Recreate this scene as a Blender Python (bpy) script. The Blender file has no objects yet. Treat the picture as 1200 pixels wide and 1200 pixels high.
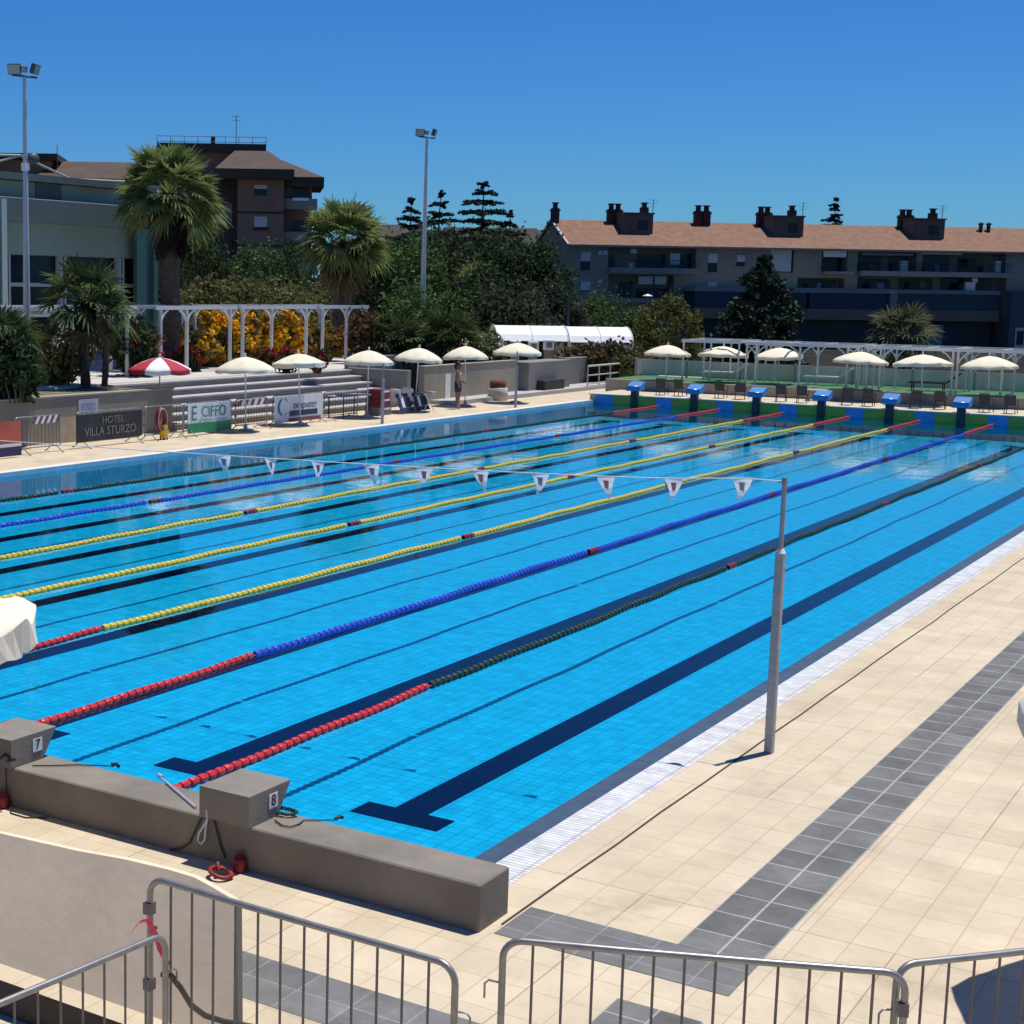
import bpy, math, random
import numpy as np
from mathutils import Vector, Matrix

random.seed(7); rng = np.random.default_rng(7)
S = bpy.context.scene
COL = S.collection
R = math.radians

# ------------------------------------------------------------------ camera
CP = np.array([6.2012, -10.7774, 4.5651]); YAW, PIT, ROL, FPX, PPX = -0.601579, -0.141877, 0.0136666, 1849.885, -259.468
_f = np.array([math.sin(YAW)*math.cos(PIT), math.cos(YAW)*math.cos(PIT), math.sin(PIT)])
_r = np.array([math.cos(YAW), -math.sin(YAW), 0.0]); _u = np.cross(_r, _f)
CR = _r*math.cos(ROL)+_u*math.sin(ROL); CU = -_r*math.sin(ROL)+_u*math.cos(ROL); CF = _f
cam = bpy.data.cameras.new('camera'); camo = bpy.data.objects.new('camera', cam); COL.objects.link(camo)
cam.sensor_width = 36; cam.lens = 36*FPX/1200; cam.shift_x = -PPX/1200; cam.clip_start = .1; cam.clip_end = 6000
M = Matrix.Identity(4)
for i in range(3):
    M[i][0], M[i][1], M[i][2], M[i][3] = CR[i], CU[i], -CF[i], CP[i]
camo.matrix_world = M; S.camera = camo

# ------------------------------------------------------------------ light and exposure
SUN_EL = R(74); SUN_AZ = math.atan2(.354, .937)          # azimuth from +Y towards +X
sv = Vector((math.sin(SUN_AZ)*math.cos(SUN_EL), math.cos(SUN_AZ)*math.cos(SUN_EL), math.sin(SUN_EL)))
sl = bpy.data.lights.new('sun', 'SUN'); sl.energy = 4.7; sl.angle = R(.53); sl.color = (1, .965, .9)
so = bpy.data.objects.new('sun', sl); so.rotation_euler = sv.to_track_quat('Z', 'Y').to_euler(); so.location = (0, 0, 60); COL.objects.link(so)
W = bpy.data.worlds.new('World'); S.world = W; W.use_nodes = True
wn = W.node_tree.nodes; wl = W.node_tree.links
sky = wn.new('ShaderNodeTexSky'); sky.sky_type = 'NISHITA'; sky.sun_disc = False
sky.sun_elevation = SUN_EL; sky.sun_rotation = SUN_AZ; sky.altitude = 300; sky.air_density = 1.0; sky.dust_density = .3; sky.ozone_density = 2.5
hs = wn.new('ShaderNodeHueSaturation'); hs.inputs['Saturation'].default_value = 1.22
tn = wn.new('ShaderNodeMix'); tn.data_type = 'RGBA'; tn.blend_type = 'MULTIPLY'; tn.inputs[0].default_value = 1; tn.inputs[7].default_value = (.24, .57, .98, 1)   # deep blue Mediterranean noon sky
wl.new(sky.outputs[0], hs.inputs['Color']); wl.new(hs.outputs[0], tn.inputs[6]); wl.new(tn.outputs[2], wn['Background'].inputs[0]); wn['Background'].inputs[1].default_value = .1
S.view_settings.view_transform = 'Standard'; S.view_settings.look = 'None'; S.view_settings.exposure = 0; S.view_settings.gamma = 1

# ------------------------------------------------------------------ where a measured sight line meets a plane of the place
def ray(u, v): return CF + CR*(u-600-PPX)/FPX - CU*(v-600)/FPX
def at(u, v, d): return CP + ray(u, v)*d
def on(u, v, z): r = ray(u, v); return CP + r*((z-CP[2])/r[2])
def onx(u, v, x): r = ray(u, v); return CP + r*((x-CP[0])/r[0])
def ony(u, v, y): r = ray(u, v); return CP + r*((y-CP[1])/r[1])

# ------------------------------------------------------------------ materials
MATS = {}
def mat(name, col, rough=.6, var=.0, scale=4., metal=0., bump=0., bscale=60., spec=.5, island=0., trans=0., col2=None, chips=0):
    if name in MATS: return MATS[name]
    m = bpy.data.materials.new(name); m.use_nodes = True; MATS[name] = m
    n = m.node_tree.nodes; l = m.node_tree.links; b = n['Principled BSDF']
    b.inputs['Base Color'].default_value = (*col, 1); b.inputs['Roughness'].default_value = rough
    b.inputs['Metallic'].default_value = metal; b.inputs['Specular IOR Level'].default_value = spec
    if var or bump or col2: tc = n.new('ShaderNodeTexCoord')
    if var or col2:
        nz = n.new('ShaderNodeTexNoise'); nz.inputs['Scale'].default_value = scale; nz.inputs['Detail'].default_value = 6; nz.inputs['Roughness'].default_value = .62
        l.new(tc.outputs['Object'], nz.inputs['Vector'])
        cr = n.new('ShaderNodeValToRGB'); cr.color_ramp.elements[0].position = .32; cr.color_ramp.elements[1].position = .7
        c2 = col2 if col2 else tuple(min(1, c*(1+var)) for c in col)
        c1 = col if col2 else tuple(c*(1-var) for c in col)
        cr.color_ramp.elements[0].color = (*c1, 1); cr.color_ramp.elements[1].color = (*c2, 1)
        l.new(nz.outputs['Fac'], cr.inputs[0]); l.new(cr.outputs[0], b.inputs['Base Color'])
    if chips:
        nc = n.new('ShaderNodeTexNoise'); nc.inputs['Scale'].default_value = 9; nc.inputs['Detail'].default_value = 8; nc.inputs['Roughness'].default_value = .8; l.new(tc.outputs['Object'], nc.inputs['Vector'])
        rc = n.new('ShaderNodeValToRGB'); rc.color_ramp.elements[0].position = .60; rc.color_ramp.elements[0].color = (1, 1, 1, 1); rc.color_ramp.elements[1].position = .68; rc.color_ramp.elements[1].color = (1+chips, 1+chips, 1+chips*.9, 1)
        l.new(nc.outputs['Fac'], rc.inputs[0]); mc = n.new('ShaderNodeMix'); mc.data_type = 'RGBA'; mc.blend_type = 'MULTIPLY'; mc.inputs[0].default_value = 1
        l.new(cr.outputs[0], mc.inputs[6]); l.new(rc.outputs[0], mc.inputs[7]); l.new(mc.outputs[2], b.inputs['Base Color'])
    if bump:
        nb = n.new('ShaderNodeTexNoise'); nb.inputs['Scale'].default_value = bscale; nb.inputs['Detail'].default_value = 4
        l.new(tc.outputs['Object'], nb.inputs['Vector'])
        bp = n.new('ShaderNodeBump'); bp.inputs['Strength'].default_value = bump; bp.inputs['Distance'].default_value = .02
        l.new(nb.outputs['Fac'], bp.inputs['Height']); l.new(bp.outputs[0], b.inputs['Normal'])
    if island:
        g = n.new('ShaderNodeNewGeometry'); h = n.new('ShaderNodeHueSaturation'); h.inputs['Color'].default_value = (*col, 1)
        mr = n.new('ShaderNodeMapRange'); mr.inputs['To Min'].default_value = 1-island; mr.inputs['To Max'].default_value = 1+island*1.4
        l.new(g.outputs['Random Per Island'], mr.inputs['Value']); l.new(mr.outputs[0], h.inputs['Value'])
        mr2 = n.new('ShaderNodeMapRange'); mr2.inputs['To Min'].default_value = .47; mr2.inputs['To Max'].default_value = .53
        mm = n.new('ShaderNodeMath'); mm.operation = 'MULTIPLY'; mm.inputs[1].default_value = 7.3
        fr = n.new('ShaderNodeMath'); fr.operation = 'FRACT'
        l.new(g.outputs['Random Per Island'], mm.inputs[0]); l.new(mm.outputs[0], fr.inputs[0]); l.new(fr.outputs[0], mr2.inputs['Value']); l.new(mr2.outputs[0], h.inputs['Hue'])
        l.new(h.outputs[0], b.inputs['Base Color'])
        if trans:
            t = n.new('ShaderNodeBsdfTranslucent'); l.new(h.outputs[0], t.inputs[0]); mx = n.new('ShaderNodeMixShader'); mx.inputs[0].default_value = trans
            l.new(b.outputs[0], mx.inputs[1]); l.new(t.outputs[0], mx.inputs[2]); l.new(mx.outputs[0], n['Material Output'].inputs[0])
    return m

def tile_mat(name, c1, c2, mortar, bw, rh, ms, off=(0, 0), rough=.6, mott=.12, mscale=1.2, bump=.15, big=None, stain=(.9, .0)):
    m = bpy.data.materials.new(name); m.use_nodes = True; MATS[name] = m
    n = m.node_tree.nodes; l = m.node_tree.links; b = n['Principled BSDF']; b.inputs['Roughness'].default_value = rough; b.inputs['Specular IOR Level'].default_value = .15
    tc = n.new('ShaderNodeTexCoord'); mp = n.new('ShaderNodeMapping'); mp.inputs['Location'].default_value = (-off[0], -off[1], 0)
    l.new(tc.outputs['Object'], mp.inputs[0])
    bt = n.new('ShaderNodeTexBrick'); bt.offset = 0; bt.inputs['Scale'].default_value = 1; bt.inputs['Brick Width'].default_value = bw
    bt.inputs['Row Height'].default_value = rh; bt.inputs['Mortar Size'].default_value = ms; bt.inputs['Mortar Smooth'].default_value = .2; bt.inputs['Bias'].default_value = 0
    bt.inputs['Color1'].default_value = (*c1, 1); bt.inputs['Color2'].default_value = (*c2, 1); bt.inputs['Mortar'].default_value = (*mortar, 1)
    l.new(mp.outputs[0], bt.inputs['Vector'])
    nz = n.new('ShaderNodeTexNoise'); nz.inputs['Scale'].default_value = mscale; nz.inputs['Detail'].default_value = 8; nz.inputs['Roughness'].default_value = .7
    l.new(tc.outputs['Object'], nz.inputs['Vector'])
    mr = n.new('ShaderNodeMapRange'); mr.inputs['From Min'].default_value = .3; mr.inputs['From Max'].default_value = .7; mr.inputs['To Min'].default_value = 1-mott; mr.inputs['To Max'].default_value = 1+mott
    l.new(nz.outputs['Fac'], mr.inputs['Value'])
    mx = n.new('ShaderNodeMix'); mx.data_type = 'RGBA'; mx.blend_type = 'MULTIPLY'; mx.inputs[0].default_value = 1
    l.new(bt.outputs['Color'], mx.inputs[6]); l.new(mr.outputs[0], mx.inputs[7]); l.new(mx.outputs[2], b.inputs['Base Color'])
    # dried stains and scuffs with shapes of their own
    ns = n.new('ShaderNodeTexNoise'); ns.inputs['Scale'].default_value = stain[0]; ns.inputs['Detail'].default_value = 9; ns.inputs['Roughness'].default_value = .75; ns.inputs['Distortion'].default_value = .6
    l.new(tc.outputs['Object'], ns.inputs['Vector']); rs = n.new('ShaderNodeValToRGB'); e0, e1 = rs.color_ramp.elements
    e0.position = .56; e0.color = (1, 1, 1, 1); e1.position = .70; k_ = 1-stain[1]; e1.color = (k_, k_*.98, k_*.95, 1); l.new(ns.outputs['Fac'], rs.inputs[0])
    ms_ = n.new('ShaderNodeMix'); ms_.data_type = 'RGBA'; ms_.blend_type = 'MULTIPLY'; ms_.inputs[0].default_value = 1
    l.new(mx.outputs[2], ms_.inputs[6]); l.new(rs.outputs[0], ms_.inputs[7]); l.new(ms_.outputs[2], b.inputs['Base Color']); mx = ms_
    if big:
        b2 = n.new('ShaderNodeTexBrick'); b2.offset = .37; b2.inputs['Scale'].default_value = 1; b2.inputs['Brick Width'].default_value = big[0]; b2.inputs['Row Height'].default_value = big[1]
        b2.inputs['Mortar Size'].default_value = .007; b2.inputs['Bias'].default_value = 0; b2.inputs['Color1'].default_value = (1, 1, 1, 1); b2.inputs['Color2'].default_value = (.955, .95, .94, 1); b2.inputs['Mortar'].default_value = (.80, .77, .74, 1)
        l.new(mp.outputs[0], b2.inputs['Vector']); m2 = n.new('ShaderNodeMix'); m2.data_type = 'RGBA'; m2.blend_type = 'MULTIPLY'; m2.inputs[0].default_value = 1
        l.new(mx.outputs[2], m2.inputs[6]); l.new(b2.outputs['Color'], m2.inputs[7]); l.new(m2.outputs[2], b.inputs['Base Color'])
    if bump:
        bp = n.new('ShaderNodeBump'); bp.inputs['Strength'].default_value = bump; bp.inputs['Distance'].default_value = .004; bp.invert = True
        l.new(bt.outputs['Fac'], bp.inputs['Height']); l.new(bp.outputs[0], b.inputs['Normal'])
    return m

def water_mat():
    m = bpy.data.materials.new('pool water'); m.use_nodes = True; n = m.node_tree.nodes; l = m.node_tree.links
    n.remove(n['Principled BSDF']); tr = n.new('ShaderNodeBsdfTransparent'); tr.inputs[0].default_value = (.09, .79, .985, 1)
    gl = n.new('ShaderNodeBsdfGlossy'); gl.inputs['Roughness'].default_value = .015
    fr = n.new('ShaderNodeFresnel'); fr.inputs[0].default_value = 1.333
    tc = n.new('ShaderNodeTexCoord')
    n1 = n.new('ShaderNodeTexNoise'); n1.inputs['Scale'].default_value = 1.3; n1.inputs['Detail'].default_value = 3
    n2 = n.new('ShaderNodeTexNoise'); n2.inputs['Scale'].default_value = 7; n2.inputs['Detail'].default_value = 2
    l.new(tc.outputs['Object'], n1.inputs[0]); l.new(tc.outputs['Object'], n2.inputs[0])
    ad = n.new('ShaderNodeMath'); ad.operation = 'MULTIPLY_ADD'; ad.inputs[1].default_value = .22; l.new(n2.outputs[0], ad.inputs[0]); l.new(n1.outputs[0], ad.inputs[2])
    bp = n.new('ShaderNodeBump'); bp.inputs['Strength'].default_value = .16; bp.inputs['Distance'].default_value = .03
    l.new(ad.outputs[0], bp.inputs['Height']); l.new(bp.outputs[0], gl.inputs['Normal']); l.new(bp.outputs[0], fr.inputs['Normal'])
    mx = n.new('ShaderNodeMixShader'); l.new(fr.outputs[0], mx.inputs[0]); l.new(tr.outputs[0], mx.inputs[1]); l.new(gl.outputs[0], mx.inputs[2])
    l.new(mx.outputs[0], n['Material Output'].inputs[0]); return m

# ------------------------------------------------------------------ mesh builder
class MB:
    def __init__(s): s.v = []; s.f = []; s.m = []; s.sm = []; s.n = 0
    def add(s, vs, fs, mi=0, sm=False):
        o = s.n; s.v.extend([tuple(map(float, p)) for p in vs]); s.n += len(vs)
        for f in fs: s.f.append([i+o for i in f]); s.m.append(mi); s.sm.append(sm)
        return s
    def box(s, x0, x1, y0, y1, z0, z1, mi=0, T=None):
        vs = [(x, y, z) for z in (z0, z1) for (x, y) in ((x0, y0), (x1, y0), (x1, y1), (x0, y1))]
        if T is not None: vs = [T @ Vector(p) for p in vs]
        return s.add(vs, [(3, 2, 1, 0), (4, 5, 6, 7), (0, 1, 5, 4), (1, 2, 6, 5), (2, 3, 7, 6), (3, 0, 4, 7)], mi)
    def bbox(s, x0, x1, y0, y1, z0, z1, b=.01, mi=0):       # box with chamfered vertical and top edges
        def ring(i, z): return [(x0+i+b, y0+i, z), (x1-i-b, y0+i, z), (x1-i, y0+i+b, z), (x1-i, y1-i-b, z), (x1-i-b, y1-i, z), (x0+i+b, y1-i, z), (x0+i, y1-i-b, z), (x0+i, y0+i+b, z)]
        vs = ring(0, z0)+ring(0, z1-b)+ring(b, z1); fs = []
        for k in range(2):
            for i in range(8): j = (i+1) % 8; fs.append((k*8+i, k*8+j, k*8+8+j, k*8+8+i))
        fs += [tuple(range(16, 24)), tuple(range(7, -1, -1))]
        return s.add(vs, fs, mi)
    def tube(s, pts, r, n=8, mi=0, sm=True, cap=True):
        pts = [Vector(p) for p in pts]; k = len(pts); rr = r if isinstance(r, (list, tuple)) else [r]*k
        vs = []; fs = []; prev = None
        for i, p in enumerate(pts):
            t = (pts[min(i+1, k-1)]-pts[max(i-1, 0)]).normalized()
            if prev is None: a = t.orthogonal().normalized()
            else: a = (prev-t*prev.dot(t)); a = a.normalized() if a.length > 1e-6 else t.orthogonal().normalized()
            prev = a; b = t.cross(a)
            for j in range(n):
                w = 2*math.pi*j/n; vs.append(p+(a*math.cos(w)+b*math.sin(w))*rr[i])
        for i in range(k-1):
            for j in range(n): fs.append((i*n+j, i*n+(j+1) % n, (i+1)*n+(j+1) % n, (i+1)*n+j))
        s.add(vs, fs, mi, sm)
        if cap: s.add(vs[:n], [tuple(range(n-1, -1, -1))], mi); s.add(vs[-n:], [tuple(range(n))], mi)
        return s
    def lathe(s, prof, n=24, c=(0, 0, 0), mi=0, sm=True, phase=0., mifun=None):
        vs = []
        for (r, z) in prof:
            for j in range(n):
                w = 2*math.pi*j/n+phase; vs.append((c[0]+r*math.cos(w), c[1]+r*math.sin(w), c[2]+z))
        for j in range(n):
            fs = [(i*n+j, i*n+(j+1) % n, (i+1)*n+(j+1) % n, (i+1)*n+j) for i in range(len(prof)-1)]
            if j == 0: s.add(vs, [], mi); base = s.n-len(vs)
            for f in fs: s.f.append([q+base for q in f]); s.m.append(mifun(j) if mifun else mi); s.sm.append(sm)
        return s
    def prism(s, poly, z0, z1, mi=0, T=None):
        k = len(poly); vs = [(x, y, z0) for x, y in poly]+[(x, y, z1) for x, y in poly]
        if T is not None: vs = [T @ Vector(p) for p in vs]
        return s.add(vs, [tuple(range(k-1, -1, -1)), tuple(range(k, 2*k))]+[(i, (i+1) % k, k+(i+1) % k, k+i) for i in range(k)], mi)
    def quads(s, Q, mi=0):                                   # Q: (n,4,3) array
        n = len(Q); o = s.n; s.v.extend(map(tuple, Q.reshape(-1, 3).tolist())); s.n += 4*n
        s.f.extend([[o+4*i, o+4*i+1, o+4*i+2, o+4*i+3] for i in range(n)])
        s.m.extend(list(mi) if hasattr(mi, '__len__') else [mi]*n); s.sm.extend([False]*n); return s
    def build(s, name, mats, parent=None, loc=None):
        me = bpy.data.meshes.new(name); me.from_pydata(s.v, [], s.f)
        if not isinstance(mats, (list, tuple)): mats = [mats]
        for m in mats: me.materials.append(m)
        me.polygons.foreach_set('material_index', s.m); me.polygons.foreach_set('use_smooth', s.sm); me.update()
        o = bpy.data.objects.new(name, me); COL.objects.link(o)
        if parent is not None: o.parent = parent
        if loc is not None: o.location = loc
        return o

def tag(o, label, cat, group=None):
    o['label'] = label; o['category'] = cat
    if group: o['group'] = group
    return o
def struct(o): o['kind'] = 'structure'; return o
def thing(name, label, cat, loc=(0, 0, 0), rz=0., group=None):
    o = bpy.data.objects.new(name, None); COL.objects.link(o); o.empty_display_size = .2
    o.location = [float(q) for q in loc]; o.rotation_euler = (0, 0, rz); return tag(o, label, cat, group)
def dup(root, loc, rz=None, label=None):
    r = root.copy(); COL.objects.link(r); r.location = [float(q) for q in loc]
    if rz is not None: r.rotation_euler = (0, 0, rz)
    if label: r['label'] = label
    for ch in list(root.children):
        c = ch.copy(); COL.objects.link(c); c.parent = r
        for g in list(ch.children): d = g.copy(); COL.objects.link(d); d.parent = c
    return r
def text(body, size, m, parent, mtx, name='lettering', sx=1., ext=.002):
    cu = bpy.data.curves.new(name, 'FONT'); cu.body = body; cu.size = size; cu.extrude = ext; cu.align_x = 'CENTER'; cu.align_y = 'CENTER'
    t = bpy.data.objects.new(name, cu); COL.objects.link(t); bpy.context.view_layer.update()
    me = bpy.data.meshes.new_from_object(t.evaluated_get(bpy.context.evaluated_depsgraph_get())); bpy.data.objects.remove(t)
    me.transform(mtx @ Matrix.Diagonal((sx, 1, 1, 1))); me.materials.clear(); me.materials.append(m)
    o = bpy.data.objects.new(name, me); COL.objects.link(o); o.parent = parent; return o

# ================================================================== THE SETTING
m_deck = tile_mat('beige deck tiles', (.575, .475, .33), (.615, .515, .365), (.475, .385, .265), .30, .40, .006, off=(.23, .06), mott=.15, rough=.75, big=(1.8, 2.8), stain=(.75, .17))
m_grey = tile_mat('slate grey tiles', (.13, .128, .12), (.19, .187, .175), (.36, .36, .34), .285, .40, .009, off=(2.56, .06), mott=.25, mscale=3, rough=.7, stain=(2.2, -.35))
m_greyx = tile_mat('slate grey tiles crosswise', (.15, .147, .14), (.19, .187, .18), (.25, .25, .25), .40, .285, .007, off=(.05, -2.55), mott=.2, mscale=3, rough=.7, stain=(2.2, -.3))
m_gutter = tile_mat('white gutter grating', (.60, .60, .58), (.74, .74, .72), (.40, .40, .40), 1.0, .055, .009, off=(.0, 0), mott=.22, mscale=6, rough=.5, stain=(3, .22))
m_ptile = tile_mat('pool floor tiles', (.40, .50, .59), (.50, .595, .67), (.22, .33, .45), .15, .125, .006, mott=.17, mscale=3.4, rough=.5, bump=0)  # strong mottling imitates caustic ripple light within the tile colour
m_navy = mat('navy lane tiles', (.003, .005, .022), .9, .15, 3, spec=0)
m_conc = mat('grey painted concrete', (.205, .178, .142), .8, .22, 1.6, bump=.18, bscale=30, chips=.32)
m_kerb = mat('pale coping', (.62, .56, .46), .7, .1, 3)
m_ground = mat('dark asphalt ground', (.034, .033, .031), .95, .3, .2, spec=0)

P = MB(); P.add([(-2500, -2500, -.7), (2500, -2500, -.7), (2500, 2500, -.7), (-2500, 2500, -.7)], [(0, 1, 2, 3)])
struct(P.build('ground', m_ground))

X0, X1, Y0, Y1 = -20.4, .52, -.87, 50.0
dk = MB()
def sheet(b, x0, x1, y0, y1, z, mi=0): b.add([(x0, y0, z), (x1, y0, z), (x1, y1, z), (x0, y1, z)], [(0, 1, 2, 3)], mi)
PX0, PX1, PY0, PY1 = -8, .42, -9, -3.84            # lower step added in front of the panel to hold a dark band
for (a, b, c, d) in ((-24.4, PX0, -16, -1.33), (PX0, PX1, PY1, -1.33), (PX0, PX1, -16, PY0), (PX1, 26, -16, -1.33), (1.13, 26, -1.33, 57.6), (-24.4, -20.7, -1.33, 43), (-23.2, -20.7, 43, 61)):
    sheet(dk, a, b, c, d, .1)
sheet(dk, -34, -23.2, 50.5, 76, .1)
dk.add([(1.13, -1.33, -.3), (1.13, 57.6, -.3), (1.13, 57.6, .1), (1.13, -1.33, .1)], [(0, 1, 2, 3)])
dk.add([(26, -16, -.7), (26, 57.6, -.7), (26, 57.6, .1), (26, -16, .1)], [(3, 2, 1, 0)])
struct(dk.build('pool_deck', m_deck))
st = MB()                                              # added lower step
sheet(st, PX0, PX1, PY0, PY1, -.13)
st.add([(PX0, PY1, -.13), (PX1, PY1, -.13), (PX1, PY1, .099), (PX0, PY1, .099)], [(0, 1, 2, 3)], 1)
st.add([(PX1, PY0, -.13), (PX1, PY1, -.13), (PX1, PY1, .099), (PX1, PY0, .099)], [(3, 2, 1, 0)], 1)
struct(st.build('added_lower_step', [m_deck, mat('shade brown riser', (.055, .042, .033), .8, .15, 3)]))  # riser colour darkened to stand for the shaded band
g = MB(); sheet(g, 2.56, 3.13, -.68, 49.9, .104); sheet(g, 2.56, 3.13, -3.12, -1.72, .104)
struct(g.build('grey_paving_stripe', m_grey))
g = MB(); sheet(g, 1.45, 3.13, -1.27, -.684, .104); sheet(g, -.9, 2.556, -3.12, -2.55, .104)
struct(g.build('grey_paving_cross_stripe', m_greyx))
g = MB(); g.box(.745, 1.125, -.86, 50, -.3, .03); struct(g.build('overflow_gutter', m_gutter))
g = MB(); g.tube([(1.43+random.uniform(-.012, .012), y, .103) for y in np.arange(-1.1, 50, 1.)], .009, 5); struct(g.build('deck_drain_joint', mat('dark joint', (.05, .045, .04), .8)))
# pool basin
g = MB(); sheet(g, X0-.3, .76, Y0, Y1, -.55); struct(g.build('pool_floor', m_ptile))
g = MB()
for k in range(8):
    cx = -1.28-2.5*k
    sheet(g, cx-.185, cx+.185, 2.30, 47.7, -.545)
    sheet(g, cx-.49, cx+.49, 1.93, 2.30, -.545); sheet(g, cx-.49, cx+.49, 47.7, 48.07, -.545)
struct(g.build('lane_floor_lines', m_navy))
g = MB(); m_wall = tile_mat('pool wall tiles', (.30, .47, .56), (.33, .5, .6), (.2, .35, .45), .25, .125, .006, bump=0)
g.add([(X0, Y0, -.55), (X0, Y1, -.55), (X0, Y1, .1), (X0, Y0, .1)], [(0, 1, 2, 3)])
g.add([(.744, Y0, -.55), (.744, Y1, -.55), (.744, Y1, .03), (.744, Y0, .03)], [(3, 2, 1, 0)])
struct(g.build('pool_side_walls', m_wall))
g = MB(); g.box(X1, .743, Y0, Y1, -.09, .006); struct(g.build('overflow_lip', mat('slate lip tiles', (.045, .075, .115), .5, .2, 4)))
g = MB(); g.box(-20.72, X0-.002, Y0, 50, -.2, .108); struct(g.build('pool_coping', mat('white coping', (.68, .65, .58), .7, .08, 3)))
g = MB(); sheet(g, X0, .744, Y0, Y1, 0.); struct(g.build('water', water_mat()))

# near end wall with start blocks
W_T = .45
m_nblk = mat('grey block paint', (.22, .193, .158), .75, .14, 2.4, bump=.16, bscale=40, chips=.25)
e = thing('pool_end_wall', 'low grey concrete wall closing the near end of the pool', 'wall', (-10.6, -1.1, .1))
g = MB(); g.bbox(-12, 11.96, -.23, .23, -.5, W_T-.1, .012); g.build('wall_body', m_conc, e)
g = MB(); g.box(-9.8, 11.1, .232, .262, -.35, W_T-.13); g.build('touch_pad', m_navy, e)
m_white = mat('white paint', (.78, .78, .76), .5, .05, 5); m_black = mat('black print', (.02, .02, .022), .5)
def start_block(cx, num, label):
    t = thing('starting_block', label, 'starting block', (cx, -1.1, W_T), group='starting blocks on the near end wall')
    g = MB(); w = .24
    prof = [(-.26, .0015), (.13, .0015), (.30, .25), (-.26, .25)]       # (y, z): the top leans out over the water
    vs = [(-w, y, z) for y, z in prof]+[(w, y, z) for y, z in prof]
    g.add(vs, [(0, 1, 2, 3), (7, 6, 5, 4), (0, 4, 5, 1), (1, 5, 6, 2), (2, 6, 7, 3), (3, 7, 4, 0)])
    g.build('block_body', m_nblk, t)
    g = MB(); g.box(w+.0015, w+.006, -.0, .115, .085, .20); g.build('number_plate', m_white, t)
    text(num, .13, m_black, t, Matrix.Translation((w+.008, .057, .143)) @ Matrix(((0, 0, 1, 0), (1, 0, 0, 0), (0, 1, 0, 0), (0, 0, 0, 1))), 'number')
    return t
start_block(-.85, '8', 'grey starting block with the number 8 plate beside the coiled cables')
start_block(-3.36, '7', 'grey starting block with the number 7 plate at the left end of wall')

# far end wall
m_green = mat('green touch panel', (.21, .25, .03), .6, .12, 3); m_blue = mat('blue wall panel', (.03, .19, .50), .55, .1, 3)
m_dnavy = mat('dark navy plastic', (.012, .016, .03), .5); m_bblue = mat('bright blue plastic', (.05, .21, .50), .75, .08, 6)
e = thing('pool_end_wall', 'raised far end wall of the pool with green and blue panels', 'wall', (-9.7, 50.02, 0))
g = MB(); g.box(-10.9, 10.5, 0, 3.3, -.6, .335); g.build('wall_body', mat('grey tile end', (.25, .32, .34), .6, .1), e)
g = MB(); g.box(-10.95, 11.4, -.06, .35, .337, .372); g.build('coping', m_kerb, e)
g = MB(); g.box(-10.95, 11.4, .352, 3.3, .337, .36); g.build('deck_top', m_deck, e)
FX = [-18.65+2.5*k for k in range(8)]
for k, fx in enumerate(FX):
    g = MB(); x = fx+9.7; g.box(x-.9, x+.9, -.02, -.002, -.12, .33); g.build('green_panel', m_green, e)
    g = MB(); g.box(x+.92, x+1.58, -.016, -.002, -.12, .33); g.build('blue_panel', m_blue, e)
g = MB(); g.box(-10.65, -9.87, -.016, -.002, -.12, .33); g.build('blue_panel', m_blue, e)
fb = None
for k, fx in enumerate(FX):
    lab = ['blue far starting block, leftmost by the pool corner', 'blue far starting block, second from the left pool corner', 'blue far starting block, third from the left pool corner', 'blue far starting block, fourth from the left pool corner', 'blue far starting block, third from the right among those in view', 'blue far starting block, second from the right among those in view', 'blue far starting block nearest the right edge of the photo', 'blue far starting block beyond the right edge'][k]
    if k == 7: break
    if fb is None:
        fb = thing('starting_block', lab, 'starting block', (fx, 50, .37), group='starting blocks on the far end wall')
        g = MB(); g.bbox(-.14, .14, -.09, .14, -.55, .18, .01); g.build('pedestal', m_dnavy, fb)
        g = MB(); pr = [(-.24, .19), (-.22, .36), (.34, .56), (.40, .52), (.36, .25)]
        vs = [(-.28, y, z) for y, z in pr]+[(.28, y, z) for y, z in pr]; n = 5
        g.add(vs, [tuple(range(5)), tuple(range(9, 4, -1))]+[(i, i+5, (i+1) % 5+5, (i+1) % 5) for i in range(5)]); g.build('platform', m_bblue, fb)
        g = MB(); g.tube([(-.29, -.12, .3), (-.29, -.2, .38), (.29, -.2, .38), (.29, -.12, .3)], .018, 6); g.build('grab_rail', mat('steel', (.5, .5, .52), .3, metal=1), fb)
    else: dup(fb, (fx, 50, .37), label=lab)

# ================================================================== LANE ROPES AND FLAGS
m_red = mat('red float', (.56, .022, .028), .45, .1, 20); m_yel = mat('yellow float', (.70, .50, .05), .45, .12, 20)
m_bf = mat('blue float', (.02, .07, .50), .45, .12, 20); m_gf = mat('dark green float', (.008, .035, .022), .5, .15, 20); m_dred = mat('dark red float', (.28, .012, .02), .45)
ROPES = [('dark green', m_gf), ('blue', m_bf), ('yellow', m_yel), ('yellow', m_yel), ('yellow', m_yel), ('blue', m_bf), ('dark green', m_gf)]
RL = ['dark green lane rope nearest the far left side of the pool', 'blue lane rope second from the left side of the pool', 'yellow lane rope nearest the left side of the pool', 'middle one of the three yellow lane ropes', 'yellow lane rope nearest the right side, red end beside cream parasol', 'blue lane rope with red end running to the block numbered 7', 'dark green lane rope with red end running to the block numbered 8']
prof = [(.028, 0), (.044, .008), (.050, .045), (.045, .085), (.036, .095), (.036, .120), (.028, .127)]
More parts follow.
